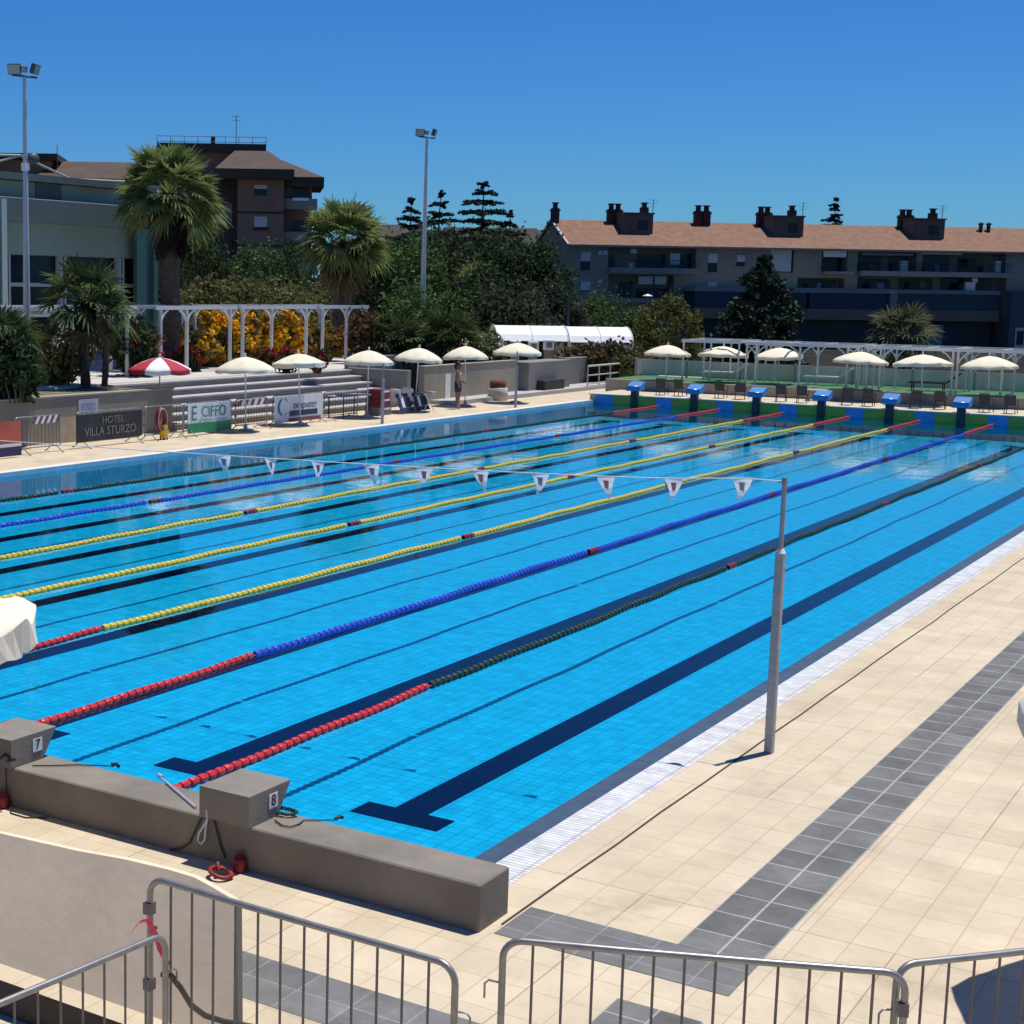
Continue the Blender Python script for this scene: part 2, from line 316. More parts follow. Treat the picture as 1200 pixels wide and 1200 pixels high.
def floats(x, y0, y1, n=9, pitch=.128):
    vs = []; fs = []; k = len(prof); cnt = int((y1-y0)/pitch)
    base = np.array([[(r*math.cos(2*math.pi*j/n), z, r*math.sin(2*math.pi*j/n)) for j in range(n)] for r, z in prof]).reshape(-1, 3)
    F = [(i*n+j, (i+1)*n+j, (i+1)*n+(j+1) % n, i*n+(j+1) % n) for i in range(k-1) for j in range(n)]
    b = MB()
    for q in range(cnt):
        y = y0+q*pitch; wob = .018*math.sin(y*.9+x)+.01*math.sin(y*2.3+2*x)
        rot = random.uniform(0, 6.28); c, s_ = math.cos(rot), math.sin(rot)
        p = base.copy(); p[:, 0], p[:, 2] = base[:, 0]*c-base[:, 2]*s_, base[:, 0]*s_+base[:, 2]*c
        p[:, 0] += wob; p[:, 1] += y; p[:, 2] += .012+.006*math.sin(y*3.1+x)
        b.add(p.tolist(), F, 0, False)
    return b
RED_END = 4.83
for k in range(1, 8):
    x = -(8-k)*2.5
    t = thing('lane_rope', RL[k-1], 'lane rope', (x, 0, 0), group='lane ropes across the pool')
    cname, cm = ROPES[k-1]
    segs = [(-.6, RED_END, m_red, 'end_floats'), (RED_END, 14.8, cm, 'main_floats'), (14.8, 15.2, m_dred, 'marker_floats'), (15.2, 24.8, cm, 'main_floats'), (24.8, 25.2, m_dred, 'marker_floats'),
            (25.2, 34.8, cm, 'main_floats'), (34.8, 35.2, m_dred, 'marker_floats'), (35.2, 45.17, cm, 'main_floats'), (45.17, 49.6, m_red, 'end_floats')]
    for a, b, mm, nm in segs: floats(0, a, b, 9 if k > 3 else 7).build(nm, mm, t)
    g = MB(); g.tube([(0, -.84, .05), (0, -.6, .02), (0, 49.6, .02), (0, 49.98, .10)], .008, 5); g.build('cable', mat('steel cable', (.4, .4, .42), .4, metal=1), t)

m_pole = mat('galvanised pole', (.36, .37, .385), .5, .12, 8, metal=.35); m_pole2 = mat('weathered aluminium', (.30, .32, .35), .5, .1, 6, metal=.35)
def flag_pole(x, y, z, h, label):
    t = thing('flag_pole', label, 'pole', (x, y, z), group='flag poles beside the pool')
    g = MB(); g.bbox(-.041, .041, -.041, .041, 0, h*.745, .008)
    for i in range(16): g.box(-.043, .043, -.043, .043, .12+i*.115, .126+i*.115)
    g.build('lower_post', m_pole, t)
    g = MB(); g.tube([(0, 0, h*.745), (0, 0, h)], .023, 12); g.build('upper_post', m_pole2, t)
    g = MB(); g.tube([(0, 0, h*.74), (0, 0, h*.757)], [.05, .03], 12); g.build('collar', m_white, t)
    g = MB(); g.tube([(0, 0, h), (0, 0, h+.04)], [.03, .022], 10); g.tube([(-.06, 0, h-.01), (.03, 0, h-.01)], .008, 6); g.build('hook', m_pole2, t)
    return t
flag_pole(1.6, 4.28, .1, 2.68, 'grey two stage pole on the right deck holding the pennant line')
flag_pole(-20.9, 34.0, .1, 1.95, 'slim grey pole on the left deck beside the red crates')
flag_pole(-20.95, 43.9, .1, 2.1, 'slim grey pole on the left deck near the far corner')

m_pen = mat('white pennant cloth', (.80, .80, .83), .8, island=.04, trans=.5); m_prt = mat('red pennant print', (.50, .18, .19), .7); m_pbl = mat('blue pennant print', (.22, .26, .42), .7)
t = thing('pennant_line', 'string of white triangular pennants hanging across the near end of the pool', 'flags', (1.6, 4.28, 2.75))
pts = [on_ for on_ in []]
fl = [1.19, .5, -.23, -.96, -1.67, -2.36, -3.04, -3.76, -4.43, -5.12]
x = fl[-1]
while x > -5.0: x -= .7; fl.append(x)
zl = lambda x: 2.78-.085*(1-x)**.55 if x < 1 else 2.78
g = MB(); g.tube([(xx-1.6, 0, zl(xx)-2.75) for xx in np.arange(1.57, -16, -.35)], .006, 5); g.build('cord', m_white, t)
for i, xx in enumerate(fl):
    z = zl(xx)-2.75-.005; tw = random.uniform(-.5, .5); sw = random.uniform(-.07, .07); hw = .10; L = .235
    def tri(a, b, dy):           # patch of the pennant between fractions a and b of its height, curling a little
        vs = []; N = 4
        for s_ in range(N+1):
            f = a+(b-a)*s_/N; w = hw*(1-f)
            for sd in (-1, 1):
                ang = tw*f*1.3+tw*.4
                vs.append((xx-1.6+sd*w*math.cos(ang)+sw*f*f, sd*w*math.sin(ang)+.05*math.sin(3*f+tw)*f+dy, z-L*f))
        return vs, [(2*q, 2*q+1, 2*q+3, 2*q+2) for q in range(N)]
    b = MB(); b.add(*tri(0, .995, 0)); pn = b.build('pennant', m_pen, t)
    for dy in ((-.004, .004) if xx > -5.3 else ()):
        b = MB(); vs, fs = tri(.16, .5, dy); c = sum(v[0] for v in vs)/len(vs)
        vs = [((v[0]-c)*.34+c, v[1], v[2]) for v in vs]; b.add(vs, fs); b.build('print', m_prt if i % 3 else m_pbl, pn)

# ================================================================== FOREGROUND
m_galv = mat('galvanised steel', (.30, .29, .275), .42, .18, 9, metal=.6); m_bar = mat('dark steel bars', (.16, .15, .14), .5, .15, 9, metal=.5)
def barrier(p0, p1, ztop, zb, label, L=2.1, hook=True, side=1, group='crowd control barriers in the foreground', nb=13):
    """p0, p1: the two ends of the top rail on the ground plan"""
    a = np.array(p0[:2]); b = np.array(p1[:2]); d = b-a; ln = np.linalg.norm(d); rz = math.atan2(d[1], d[0])
    t = thing('crowd_barrier', label, 'barrier', (a[0], a[1], zb), rz, group); H = ztop-zb; r = .019
    g = MB(); c = .10; pts = [(0, 0, .14), (0, 0, H-c)]
    for i in range(1, 6): w = math.pi/2*i/6; pts.append((c-c*math.cos(w), 0, H-c+c*math.sin(w)))
    pts += [(c, 0, H), (ln*.3, 0, H-.004), (ln*.6, 0, H-.004), (ln-c, 0, H)]
    for i in range(1, 6): w = math.pi/2*i/6; pts.append((ln-c+c*math.sin(w), 0, H-c+c*math.cos(w)))
    pts += [(ln, 0, H-c), (ln, 0, .14)]
    g.tube(pts, r, 10); g.tube([(0, 0, .16), (ln, 0, .16)], r*.9, 8); g.build('frame', m_galv, t)
    for i in range(1, nb):
        g = MB(); x = ln*i/nb; g.tube([(x, 0, .16), (x, 0, H)], .0075, 6); g.build('bar', m_bar, t)
    for x in (.22, ln-.22):
        g = MB(); g.tube([(x, -.36, .01), (x, -.3, .02), (x, -.1, .16), (x, .1, .16), (x, .3, .02), (x, .36, .01)], r*.8, 8); g.build('foot', m_galv, t)
    for z in (H-.24, .45):
        g = MB()
        if side > 0: g.tube([(ln, 0, z), (ln+.07, 0, z+.01), (ln+.09, 0, z-.01), (ln+.09, 0, z-.09)], .006, 6)
        else: g.tube([(0, 0, z), (-.07, 0, z+.01), (-.09, 0, z-.01), (-.09, 0, z-.09)], .006, 6)
        g.build('hook', m_galv, t)
    for z in (H-.22, .42):
        g = MB(); x = 0 if side > 0 else ln; g.box(x-.032, x+.02, -.028, .028, z, z+.07); g.build('bracket', m_bar, t)
    return t
barrier(on(176, 1028, 1.2), on(534, 1132, 1.2), 1.2, .1, 'steel crowd barrier in front of beige panel with red tape on its post')
barrier(on(590, 1101, 1.2), on(1062, 1141, 1.2), 1.2, .1, 'steel crowd barrier at bottom centre standing over the grey paving', side=-1)
pa = on(1052, 1131, 1.2); pb = on(1200, 1114, 1.2); pb = pa+(pb-pa)/np.linalg.norm(pb-pa)*2.0
barrier(pa, pb, 1.2, .1, 'steel crowd barrier at the bottom right corner beside the parasol shadow', side=-1)
pa = on(194, 1094, .97); pb = on(0, 1175, .97); pb = pa+(pb-pa)/np.linalg.norm(pb-pa)*2.0
barrier(pb, pa, .97, -.13, 'steel crowd barrier at bottom left running towards the viewer on lower step', side=1)
# red and white tape scraps tied on the barrier post
m_tape = mat('red plastic tape', (.50, .04, .06), .5); pt = on(180, 1085, .95)
g = MB(); a = Vector(on(177, 1076, 1.0))+Vector((0, -.03, 0))
for pts in (((0, 0, 0), (.07, -.01, -.07), (.10, -.02, -.13), (.17, -.02, -.22)), ((0, 0, 0), (-.05, -.01, -.02), (-.10, -.02, -.09))):
    q = [a+Vector(p_) for p_ in pts]
    for i in range(len(q)-1): n_ = Vector((.006, .01, .010)); g.add([q[i]-n_, q[i]+n_, q[i+1]+n_, q[i+1]-n_], [(0, 1, 2, 3)])
g.tube([a+Vector((-.022, .03, -.02)), a+Vector((.022, .005, -.03)), a+Vector((.02, .05, -.06)), a+Vector((-.02, .05, -.09))], .01, 6)
tag(g.build('barrier_tape', m_tape), 'scrap of red tape tied round a barrier post', 'tape')

# beige panel standing across the step
t = thing('hoarding_panel', 'beige plastered panel with rounded corner leaning between end wall and barriers', 'panel', (-2.6, -3.64, .1))
LEAN = .47
def pan(u, v):                                        # point of the leaning panel on a sight line, in the panel's own x and height
    r = ray(u, v); k = ((-3.64-CP[1])+LEAN*(CP[2]-.1))/(r[1]-LEAN*r[2]); q = CP+r*k; return q[0]+2.6, q[2]-.1
tp = [pan(*q) for q in ((0, 975), (93, 996), (149, 1006), (200, 1018), (230, 1027), (252, 1039), (269, 1049), (279, 1056))]
pb_ = pan(279, 1226); poly = [(-6, 0), (pb_[0], 0)]+tp[::-1]+[(-6, tp[0][1]-.1)]
SH = Matrix(((1, 0, 0, 0), (0, LEAN, 1, 0), (0, 1, 0, 0), (0, 0, 0, 1)))
g = MB(); g.prism(poly, -.02, .02, T=SH); g.build('panel', mat('beige plaster', (.78, .62, .43), .85, .10, 1.3, bump=.12, bscale=12, chips=.10), t)
g = MB(); x = tp[-1][0]; xb = pb_[0]; g.prism([(xb+.002, 0), (xb+.014, 0), (x+.014, tp[-1][1]-.01), (x+.002, tp[-1][1]-.01)], -.026, .026, T=SH); g.build('edge_trim', mat('brown edge', (.14, .11, .09), .6), t)
g = MB(); q0 = on(196, 1142, .75); cv = [on(u, v, z) for u, v, z in ((190, 1142, .72), (200, 1143, .70), (212, 1158, .60), (224, 1178, .46), (240, 1190, .34), (262, 1197, .26), (300, 1204, .2), (330, 1212, .13))]
g.tube(cv, .018, 8); tag(g.build('bent_tube', mat('dark steel tube', (.07, .065, .06), .45, .1, 9, metal=.4)), 'dark bent steel tube leaning between two barriers in front of beige panel', 'tube')

# cables, rope loop, pole, red cones on the end wall
m_cable = mat('black cable', (.02, .02, .02), .5); m_rope = mat('white rope', (.62, .62, .60), .8)
def w_(u, v, y=-1.345): return ony(u, v, y)
def top_(u, v): return on(u, v, W_T+.012)
g = MB(); g.tube([w_(244, 947), w_(234, 962), w_(228, 975), w_(222, 988), w_(212, 994), w_(200, 996)], .008, 6); g.tube([w_(246, 947), w_(252, 965), w_(258, 990), w_(264, 1006)], .008, 6)
tag(g.build('cable', m_cable), 'black cable hanging down the end wall below block 8', 'cable')
g = MB(); c = w_(241, 948); lp = [w_(243, 948)+np.array([0, -.012, 0]), w_(244, 960)+np.array([0, -.012, 0]), w_(241, 972, -1.36), w_(240, 984, -1.36), w_(236, 989, -1.36), w_(232, 985, -1.36), w_(233, 977, -1.36), w_(238, 969, -1.36), w_(243, 960, -1.36)]
g.tube(lp, .009, 6); tag(g.build('rope_loop', m_rope), 'white rope loop hanging on the wall below block 8', 'rope')
g = MB()
for i in range(40):
    a = i*.75; rr = .07+.03*math.sin(i*1.7); p = on(331, 955, W_T); q = (p[0]+rr*math.cos(a)*1.2, p[1]+rr*math.sin(a)*.7, W_T+.012+.012*math.sin(i*2.1)**2)
    lp.append(q); 
g = MB(); g.tube([(on(331, 955, W_T)[0]+(.08+.03*math.sin(i*1.7))*math.cos(i*.8)*1.2, on(331, 955, W_T)[1]+.02+(.06+.02*math.sin(i*1.3))*math.sin(i*.8), W_T+.014+.02*abs(math.sin(i*.9))) for i in range(34)], .006, 5)
g.tube([top_(322, 961), top_(330, 967), top_(340, 969), top_(350, 966), top_(356, 961), top_(375, 961), top_(395, 961)], .006, 5)
g.tube([top_(393, 960), top_(398, 957), top_(402, 958)], .014, 6)
tag(g.build('cable_coil', m_cable), 'tangled black cable lying on the wall top right of block 8', 'cable')
g = MB(); g.tube([top_(38, 897), top_(60, 897), top_(90, 896), top_(120, 897), top_(134, 898)], .006, 5); g.tube([top_(131, 896), top_(136, 895), top_(139, 898)], .016, 6)
tag(g.build('cable', m_cable), 'thin dark cable lying on the wall top right of block 7', 'cable')
g = MB(); g.tube([w_(6, 893, -1.35), w_(7, 905), w_(8, 930), w_(13, 941, -1.36), on(13, 953, .108), on(30, 958, .108), on(55, 958, .108)], .006, 5)
g.tube([w_(0, 889, -1.36), w_(6, 884, -1.37), w_(12, 888, -1.37), w_(8, 892, -1.36), w_(18, 890, -1.36)], .012, 6)
tag(g.build('cable', m_cable), 'dark cable drooping to the floor below block 7', 'cable')
g = MB(); g.tube([top_(188, 911), top_(229, 946)], .012, 8); g.tube([top_(186, 909)+np.array([0, 0, .005]), top_(190, 912)+np.array([0, 0, .005])], .02, 8)
tag(g.build('handle_pole', mat('white aluminium', (.66, .68, .70), .35, metal=.5)), 'white aluminium pole lying across the wall top left of block 8', 'pole')
m_rubber = mat('dark red plastic', (.26, .015, .015), .5, .15, 12)
def red_buoy(p, label):
    t = thing('rope_anchor', label, 'anchor', (p[0], p[1], .1), group='red anchors by the end wall')
    g = MB(); g.lathe([(.001, 0), (.05, 0), (.056, .015), (.055, .085), (.045, .11), (.02, .115), (.02, .13), (.001, .133)], 18); g.build('body', m_rubber, t)
    g = MB(); g.tube([(-.03, 0, .11), (-.032, 0, .145), (0, 0, .155), (.032, 0, .145), (.03, 0, .11)], .008, 6); g.build('handle', m_rubber, t)
p = ony(281, 1015, -1.45); red_buoy(on(281, 1021, .1), 'dark red plastic canister standing against the end wall below block 8')
red_buoy(on(4, 946, .1), 'dark red plastic canister against the end wall at the left photo edge')
g = MB(); c = on(259, 1026, .12); cc = [(c[0]+(.085+.012*math.sin(a*.8))*math.cos(a), c[1]+(.075)*math.sin(a), .125+.035*(math.sin(a*.5)**2)) for a in np.arange(0, 15, .45)]
g.tube(cc, .016, 8); g.tube([cc[-1], (c[0]-.02, c[1]-.02, .16), (c[0]-.07, c[1]+.05, .19)], .015, 8)
tag(g.build('hose_coil', m_rubber), 'small dark red coiled hose lying on the beige tiles by the end wall', 'hose')

# ================================================================== PARASOLS
m_cream = mat('cream canvas', (.80, .72, .53), .85, .06, 4, bump=.1, bscale=25); m_creamu = mat('cream canvas two', (.78, .71, .56), .85, .08, 2.5, bump=.15, bscale=14)
m_wpole = mat('white pole', (.66, .66, .63), .5); m_rpnl = mat('red canvas', (.42, .02, .04), .8, .06, 4); m_wpnl = mat('white canvas', (.78, .76, .72), .8, .04, 4)
m_stone = mat('cement base', (.42, .40, .37), .9, .1, 6)
def parasol(loc, H, rad, label, mats=None, mifun=None, group='cream parasols round the pool', n=8, drop=.36, val=.11, phase=.0, wave=0., base=True, seg=4, wr=.008):
    t = thing('parasol', label, 'parasol', loc, random.uniform(0, .7) if phase == 0 else 0., group)
    if phase == 0: t.rotation_euler = (random.uniform(-.05, .05), random.uniform(-.05, .05), t.rotation_euler[2]); rad *= random.uniform(.95, 1.06); drop *= random.uniform(.9, 1.15)
    mats = mats or [m_cream]
    N = n*seg; ph = random.uniform(0, 9); g = MB(); rings = [(.02, 0), (.3, .055), (.6, .16), (.85, .28), (1.0, drop/ .36*.36)]
    vs = []; z0 = H
    def rr(j, f):      # scalloped edge between the ribs
        s_ = (j % seg)/seg; return f*(1-.055*math.sin(math.pi*s_)*f)
    for f, d in rings:
        for j in range(N):
            a = 2*math.pi*j/N+phase; s_ = (j % seg)/seg
            q = rad*rr(j, f); vs.append((q*math.cos(a), q*math.sin(a), z0-d*drop/.36-.028*f*math.sin(math.pi*s_)+wr*f*(math.sin(a*7+ph+f*5)+.6*math.sin(a*13+f*9+ph))))
    for j in range(N):
        a = 2*math.pi*j/N+phase; s_ = (j % seg)/seg; q = rad*rr(j, 1.0)*1.005
        q += wr*math.sin(a*11+ph); vs.append((q*math.cos(a), q*math.sin(a), z0-drop-val-.03*math.sin(math.pi*s_)*(1 if not wave else 0)+wave*math.sin(j*1.9)))
    k = len(rings)+1
    for j in range(N):
        for i in range(k-1): g.add([], []) if False else None
    o = g.n; g.v.extend(vs); g.n += len(vs)
    for j in range(N):
        for i in range(k-1):
            g.f.append([o+i*N+j, o+i*N+(j+1) % N, o+(i+1)*N+(j+1) % N, o+(i+1)*N+j]); g.m.append(mifun(j//seg) if mifun else 0); g.sm.append(i < k-2)
    c = g.build('canopy', mats, t)
    g = MB(); g.tube([(0, 0, .02), (0, 0, H+.05)], .022, 8); g.lathe([(.001, .12), (.03, .1), (.035, .04), (.022, .0)], 10, (0, 0, H)); g.build('pole', m_wpole, t)
    g = MB()
    for j in range(n):
        a = 2*math.pi*j/n+phase
        g.tube([(0.03*math.cos(a), .03*math.sin(a), H-.05), (rad*.97*math.cos(a), rad*.97*math.sin(a), H-drop-.03)], .007, 4)
    g.build('ribs', m_wpole, t)
    if base:
        g = MB(); g.lathe([(.001, 0), (.24, 0), (.24, .05), (.06, .09), (.04, .22), (.001, .22)], 16); g.build('foot', m_stone, t)
    return t
for (u, v, H, r_, lab) in ((288, 505, 2.3, .90, 'cream parasol behind the white and green banner'), (352, 498, 2.32, .88, 'cream parasol behind the white banner with the dark crescent emblem'), (430, 489, 2.32, .93, 'cream parasol over the red crates and navy clothes'),
                           (486, 482, 2.32, .92, 'cream parasol between the crates and the standing person'), (545, 476, 2.3, .93, 'cream parasol above the standing person'), (604, 472, 2.38, .95, 'cream parasol before the tan wall near the far left corner')):
    parasol(on(u, v, .1), H, r_, lab)
for (u, v, r_, lab) in ((780, 446, 1.0, 'cream parasol on the green platform, first from the railing'), (845, 448, 1.0, 'cream parasol on the green platform, second from the railing'), (912, 450, 1.02, 'cream parasol on the green platform, third from the railing'),
                        (1005, 457, 1.12, 'cream parasol on the green platform with a yellowish valance, tilted nearest the middle'), (1080, 462, 1.1, 'cream parasol on the green platform, second from the right photo edge'), (1158, 464, 1.1, 'cream parasol on the green platform, nearest the right photo edge')):
    p = on(u, v, .8); parasol((p[0], p[1], .8), 1.52, r_, lab, drop=.34, val=.1, group='cream parasols on the green platform', base=False)
p = on(187, 504, .1); parasol(p, 2.25, 1.02, 'red and white striped parasol behind the retaining wall', [m_rpnl, m_wpnl], lambda j: j % 2, None, drop=.36, val=.13, phase=-.55)
parasol((5.47, .22, .1), 2.2, 1.02, 'cream parasol whose rim enters at the right photo edge', [m_creamu], None, 'large cream parasols on the deck', drop=.36, val=.13, phase=math.pi)
pe = ony(33, 745, -2.4); parasol((pe[0]-1.45, pe[1]+.0, .1), pe[2]+.06, 1.15, 'crumpled cream parasol at the left photo edge beside the yellow rope', [m_creamu], None, 'large cream parasols on the deck', drop=.26, val=.17, phase=.25, wave=.018, seg=9, wr=.035)
pe = onx(2, 447, -25.5); parasol((pe[0], pe[1]-.85, 1.35), 1.0, 1.0, 'white parasol top at far left edge above the retaining wall', [m_wpnl], None, None, drop=.3, val=.08, phase=.2)

# ================================================================== LEFT SIDE: retaining wall, bleachers, plaza
m_rw = mat('grey olive render', (.25, .235, .19), .85, .10, 1.2, bump=.1, bscale=14); m_plaza = mat('pale paving', (.55, .51, .45), .8, .08, .8)
m_tan = mat('tan render', (.33, .29, .22), .85, .09, 1.5); m_gwall = mat('grey render', (.22, .21, .195), .85, .09, 1.5); m_soil = mat('dry soil and grass', (.16, .13, .075), .95, .35, 2.5)
g = MB(); g.box(-80, -27.3, -40, 49, -.7, 1.4); g.box(-80, -34, 49.002, 90, -.7, 1.396); struct(g.build('upper_plaza', m_plaza))
t = thing('retaining_wall', 'long low grey olive retaining wall on the left deck', 'wall', (-24.5, 0, .1)); g = MB(); g.bbox(-.13, .1, -18, 27.3, 0, 1.28, .015); g.build('wall_body', m_rw, t)
g = MB(); g.box(-.16, .13, -18, 27.33, 1.282, 1.33); g.build('coping', mat('coping stone', (.36, .33, .26), .8, .1, 3), t)
g = MB(); g.box(-27.3, -24.635, -18, 27.3, -.7, 1.33); struct(g.build('planting_bed', m_soil))
g = MB(); n = 6
for i in range(n): g.box(-24.4-(i+1)*.5+.012*0, -24.4-i*.5, 27.35, 41.5, .1 if i == 0 else .1, .1+(i+1)*.215)
t = thing('bleacher_steps', 'wide grey concrete bleacher steps behind the banners', 'steps', (-24.4, 34.4, .1))
for i in range(n):
    h = (i+1)*.215
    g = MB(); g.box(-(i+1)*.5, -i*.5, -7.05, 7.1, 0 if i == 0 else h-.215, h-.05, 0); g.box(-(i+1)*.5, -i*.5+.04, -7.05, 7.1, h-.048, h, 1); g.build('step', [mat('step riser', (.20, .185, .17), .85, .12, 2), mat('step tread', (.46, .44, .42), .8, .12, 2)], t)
g = MB(); g.box(-3.05-.0, -3.0, -7.05, 7.1, 0, 1.3); g.build('back_kerb', m_gwall, t)
t = thing('side_wall', 'dark grey wall flanking the far end of bleacher steps', 'wall', (-24.6, 42.3, .1)); g = MB(); g.bbox(-2.6, .2, -.75, -.45, 0, 1.35, .012); g.build('wall_body', m_gwall, t)
t = thing('garden_wall', 'tan wall behind the standing person ending near the planter', 'wall', (-24.35, 46.5, .1)); g = MB(); g.bbox(-.14, .14, -3.95, 3.9, 0, 1.45, .015); g.build('wall_body', m_tan, t)
g = MB(); g.box(-.17, .17, -3.98, 3.93, 1.452, 1.49); g.build('coping', mat('coping stone', (.36, .33, .26), .8, .1, 3), t)
g = MB(); g.box(.142, .16, -2.3, -1.9, .12, 1.12); g.build('notice_board', m_white, t)
t = thing('garden_wall', 'dark grey wall behind bleachers with red flowers above', 'wall', (-27.2, 44.9, .1)); g = MB(); g.bbox(-.1, .1, -3.3, 4, 0, 1.75, .015); g.build('wall_body', m_gwall, t)
g = MB(); g.box(-24.6, -23.21, 43, 61, -.3, .26); struct(g.build('kerb_platform', m_stone))
t = thing('service_block', 'square grey concrete block wall with black box at its foot', 'wall', (-24.0, 53.1, .26)); g = MB(); g.bbox(-1.0, .1, -2.1, 2.1, 0, 1.22, .015); g.build('wall_body', m_gwall, t)
g = MB(); g.bbox(.105, .5, -1.3, .7, .003, .42, .015); tag(g.build('speaker_box', m_black, loc=(-24.0, 53.1, .26)), 'long black box lying at the foot of the grey concrete block', 'box')
t = thing('service_block', 'lower dark grey wall between the concrete block and the railing', 'wall', (-25.0, 58.7, .1)); g = MB(); g.bbox(-.3, .1, -1.6, 1.5, 0, 1.35, .015); g.build('wall_body', m_gwall, t)
# upper tan block with pale fence, tents
p = on(640, 424, .6); t = thing('equipment_wall', 'pale tan screen wall with slats below the white tents', 'wall', (p[0], p[1], .1), .62)
g = MB(); g.bbox(-1.4, 1.45, -.1, .1, 0, 1.95, .01)
for i in range(9): g.box(-1.3+i*.31, -1.28+i*.31, -.112, -.1, 0, 1.95)
g.build('wall_body', m_tan, t)
m_tent = mat('white tent membrane', (.80, .80, .80), .6, .03, 2)
def tent(u0, u1, vt, vb, d, label, bays=2):
    a = at(u0, vb, d); b = at(u1, vb, d); top = at((u0+u1)/2, vt, d)[2]; zb = min(a[2], b[2]); w = math.hypot(*(b-a)[:2]); rz = math.atan2((b-a)[1], (b-a)[0])
    t = thing('tent', label, 'tent', (a[0], a[1], .1), rz, 'white vaulted tents beyond the pool'); zb -= .1; top -= .1
    g = MB(); N = 14; D = 3.6; bw = w/bays
    for k in range(bays):
        for i in range(N):
            q0, q1 = i/N, (i+1)/N
            z = lambda q: zb+(top-zb)*(math.sin(math.pi*q)**.55)
            g.add([(k*bw+.01, D*q0, z(q0)), ((k+1)*bw-.01, D*q0, z(q0)), ((k+1)*bw-.01, D*q1, z(q1)), (k*bw+.01, D*q1, z(q1))], [(0, 1, 2, 3)], 0, True)
    g.build('roof', m_tent, t)
    for k in range(bays+1):
        g = MB(); x = k*bw; g.tube([(x, D*i/N, zb+(top-zb)*(math.sin(math.pi*i/N)**.55)+.012) for i in range(N+1)], .03, 6); g.tube([(x, 0, 0), (x, 0, zb)], .035, 6); g.tube([(x, D, 0), (x, D, zb)], .035, 6); g.build('frame', m_wpole, t)
    return t
tent(583, 666, 382.5, 399, 79, 'white vaulted tent roof left of the dark lamp post'); tent(668, 742, 384, 401, 80, 'white vaulted tent roof right of the dark lamp post')
tent(548, 588, 398, 407, 74, 'small flat white tent roof beside the pale shrub', 1)
for u, v, lab in ((604, 404, 'white equipment box at left under the tents'), (625, 405, 'white equipment box in the middle under the tents'), (643, 403, 'white equipment box at right under the tents')):
    p = at(u, v, 78); t = thing('equipment_box', lab, 'box', (p[0], p[1], p[2]-.3), .6, 'white boxes under the tents'); g = MB(); g.bbox(-.25, .25, -.2, .2, 0, .5, .02); g.box(-.14, .14, -.205, -.201, .12, .4, 1); g.build('casing', [m_white, m_gwall], t)
    g = MB(); g.box(-.2, .2, -.15, .15, -1.25, -.005); g.build('stand', m_gwall, t)
# railing near the far left corner
t = thing('railing', 'grey tubular railing beside the far left pool corner', 'railing', (-23.35, 55.9, .26))
g = MB()
for z in (.12, .5, .92): g.tube([(0, 0, z), (-.05, 5.2, z)], .045 if z > .9 else .03, 6)
g.build('rail', mat('pale grey rail', (.48, .47, .45), .6), t)
for i in range(5):
    g = MB(); g.tube([(-.012*i, i*1.3, 0), (-.012*i, i*1.3, .92)], .05 if i in (3,) else .03, 6); g.build('post', MATS['pale grey rail'], t)

# far platform
m_turf = mat('green artificial turf', (.05, .17, .065), .9, .15, 3); m_low = mat('low tan wall', (.34, .29, .235), .85, .12, 2)
g = MB(); g.box(-21.4, 10, 53.42, 57.6, -.3, .79); struct(g.build('platform_base', m_low))
g = MB(); sheet(g, -21.4, 10, 53.75, 57.6, .795); struct(g.build('turf_platform', m_turf))
t = thing('screen_fence', 'long grey panel fence behind the green platform', 'fence', (-21.6, 57.2, .795))
m_fen = mat('grey fence panel', (.55, .51, .45), .7, .12, 1.5)
for i in range(13):
    g = MB(); g.box(i*2.4+.04, (i+1)*2.4-.04, -.02, .02, .05, .74)
    for k in range(8): g.box(i*2.4+.04+k*.3, i*2.4+.055+k*.3, -.03, -.0205, .05, .74)
    g.build('panel', m_fen, t)
    g = MB(); g.bbox(i*2.4-.035, i*2.4+.035, -.05, .05, 0, .78, .006); g.build('post', mat('fence post', (.30, .30, .29), .6), t)
m_pf = mat('white frame paint', (.62, .62, .60), .5, .05, 3)
def frame(x0, x1, y0, y1, zb, h, label, posts, r=.045, brace=True, group=None, name='pergola', beam=.07, slats=0, rz=0.):
    t = thing(name, label, 'pergola', (x0, y0, zb), rz, group); w = x1-x0; d = y1-y0
    g = MB(); g.box(-.08, w+.08, -beam*.7, beam*.7, h-.13, h); g.build('beam', m_pf, t)
    g = MB(); g.box(-.08, w+.08, d-beam*.7, d+beam*.7, h-.13, h); g.build('beam', m_pf, t)
    for x in posts:
        for y in (0, d):
            g = MB(); g.tube([(x, y, 0), (x, y, h-.132)], r, 8); g.build('post', m_pf, t)
            if brace:
                g = MB()
                for s_ in (-1, 1):
                    if -.05 <= x+s_*.3 <= w+.05: g.tube([(x, y, h-.62), (x+s_*.09, y, h-.42), (x+s_*.24, y, h-.24), (x+s_*.42, y, h-.135)], r*.7, 6)
                g.build('brace', m_pf, t)
    for x in ([0, w]+[w*(i+1)/(slats+1) for i in range(slats)]):
        g = MB(); g.box(x-.035, x+.035, beam*.7+.002, d-beam*.7-.002, h-.10, h-.015); g.build('cross_beam', m_pf, t)
    return t
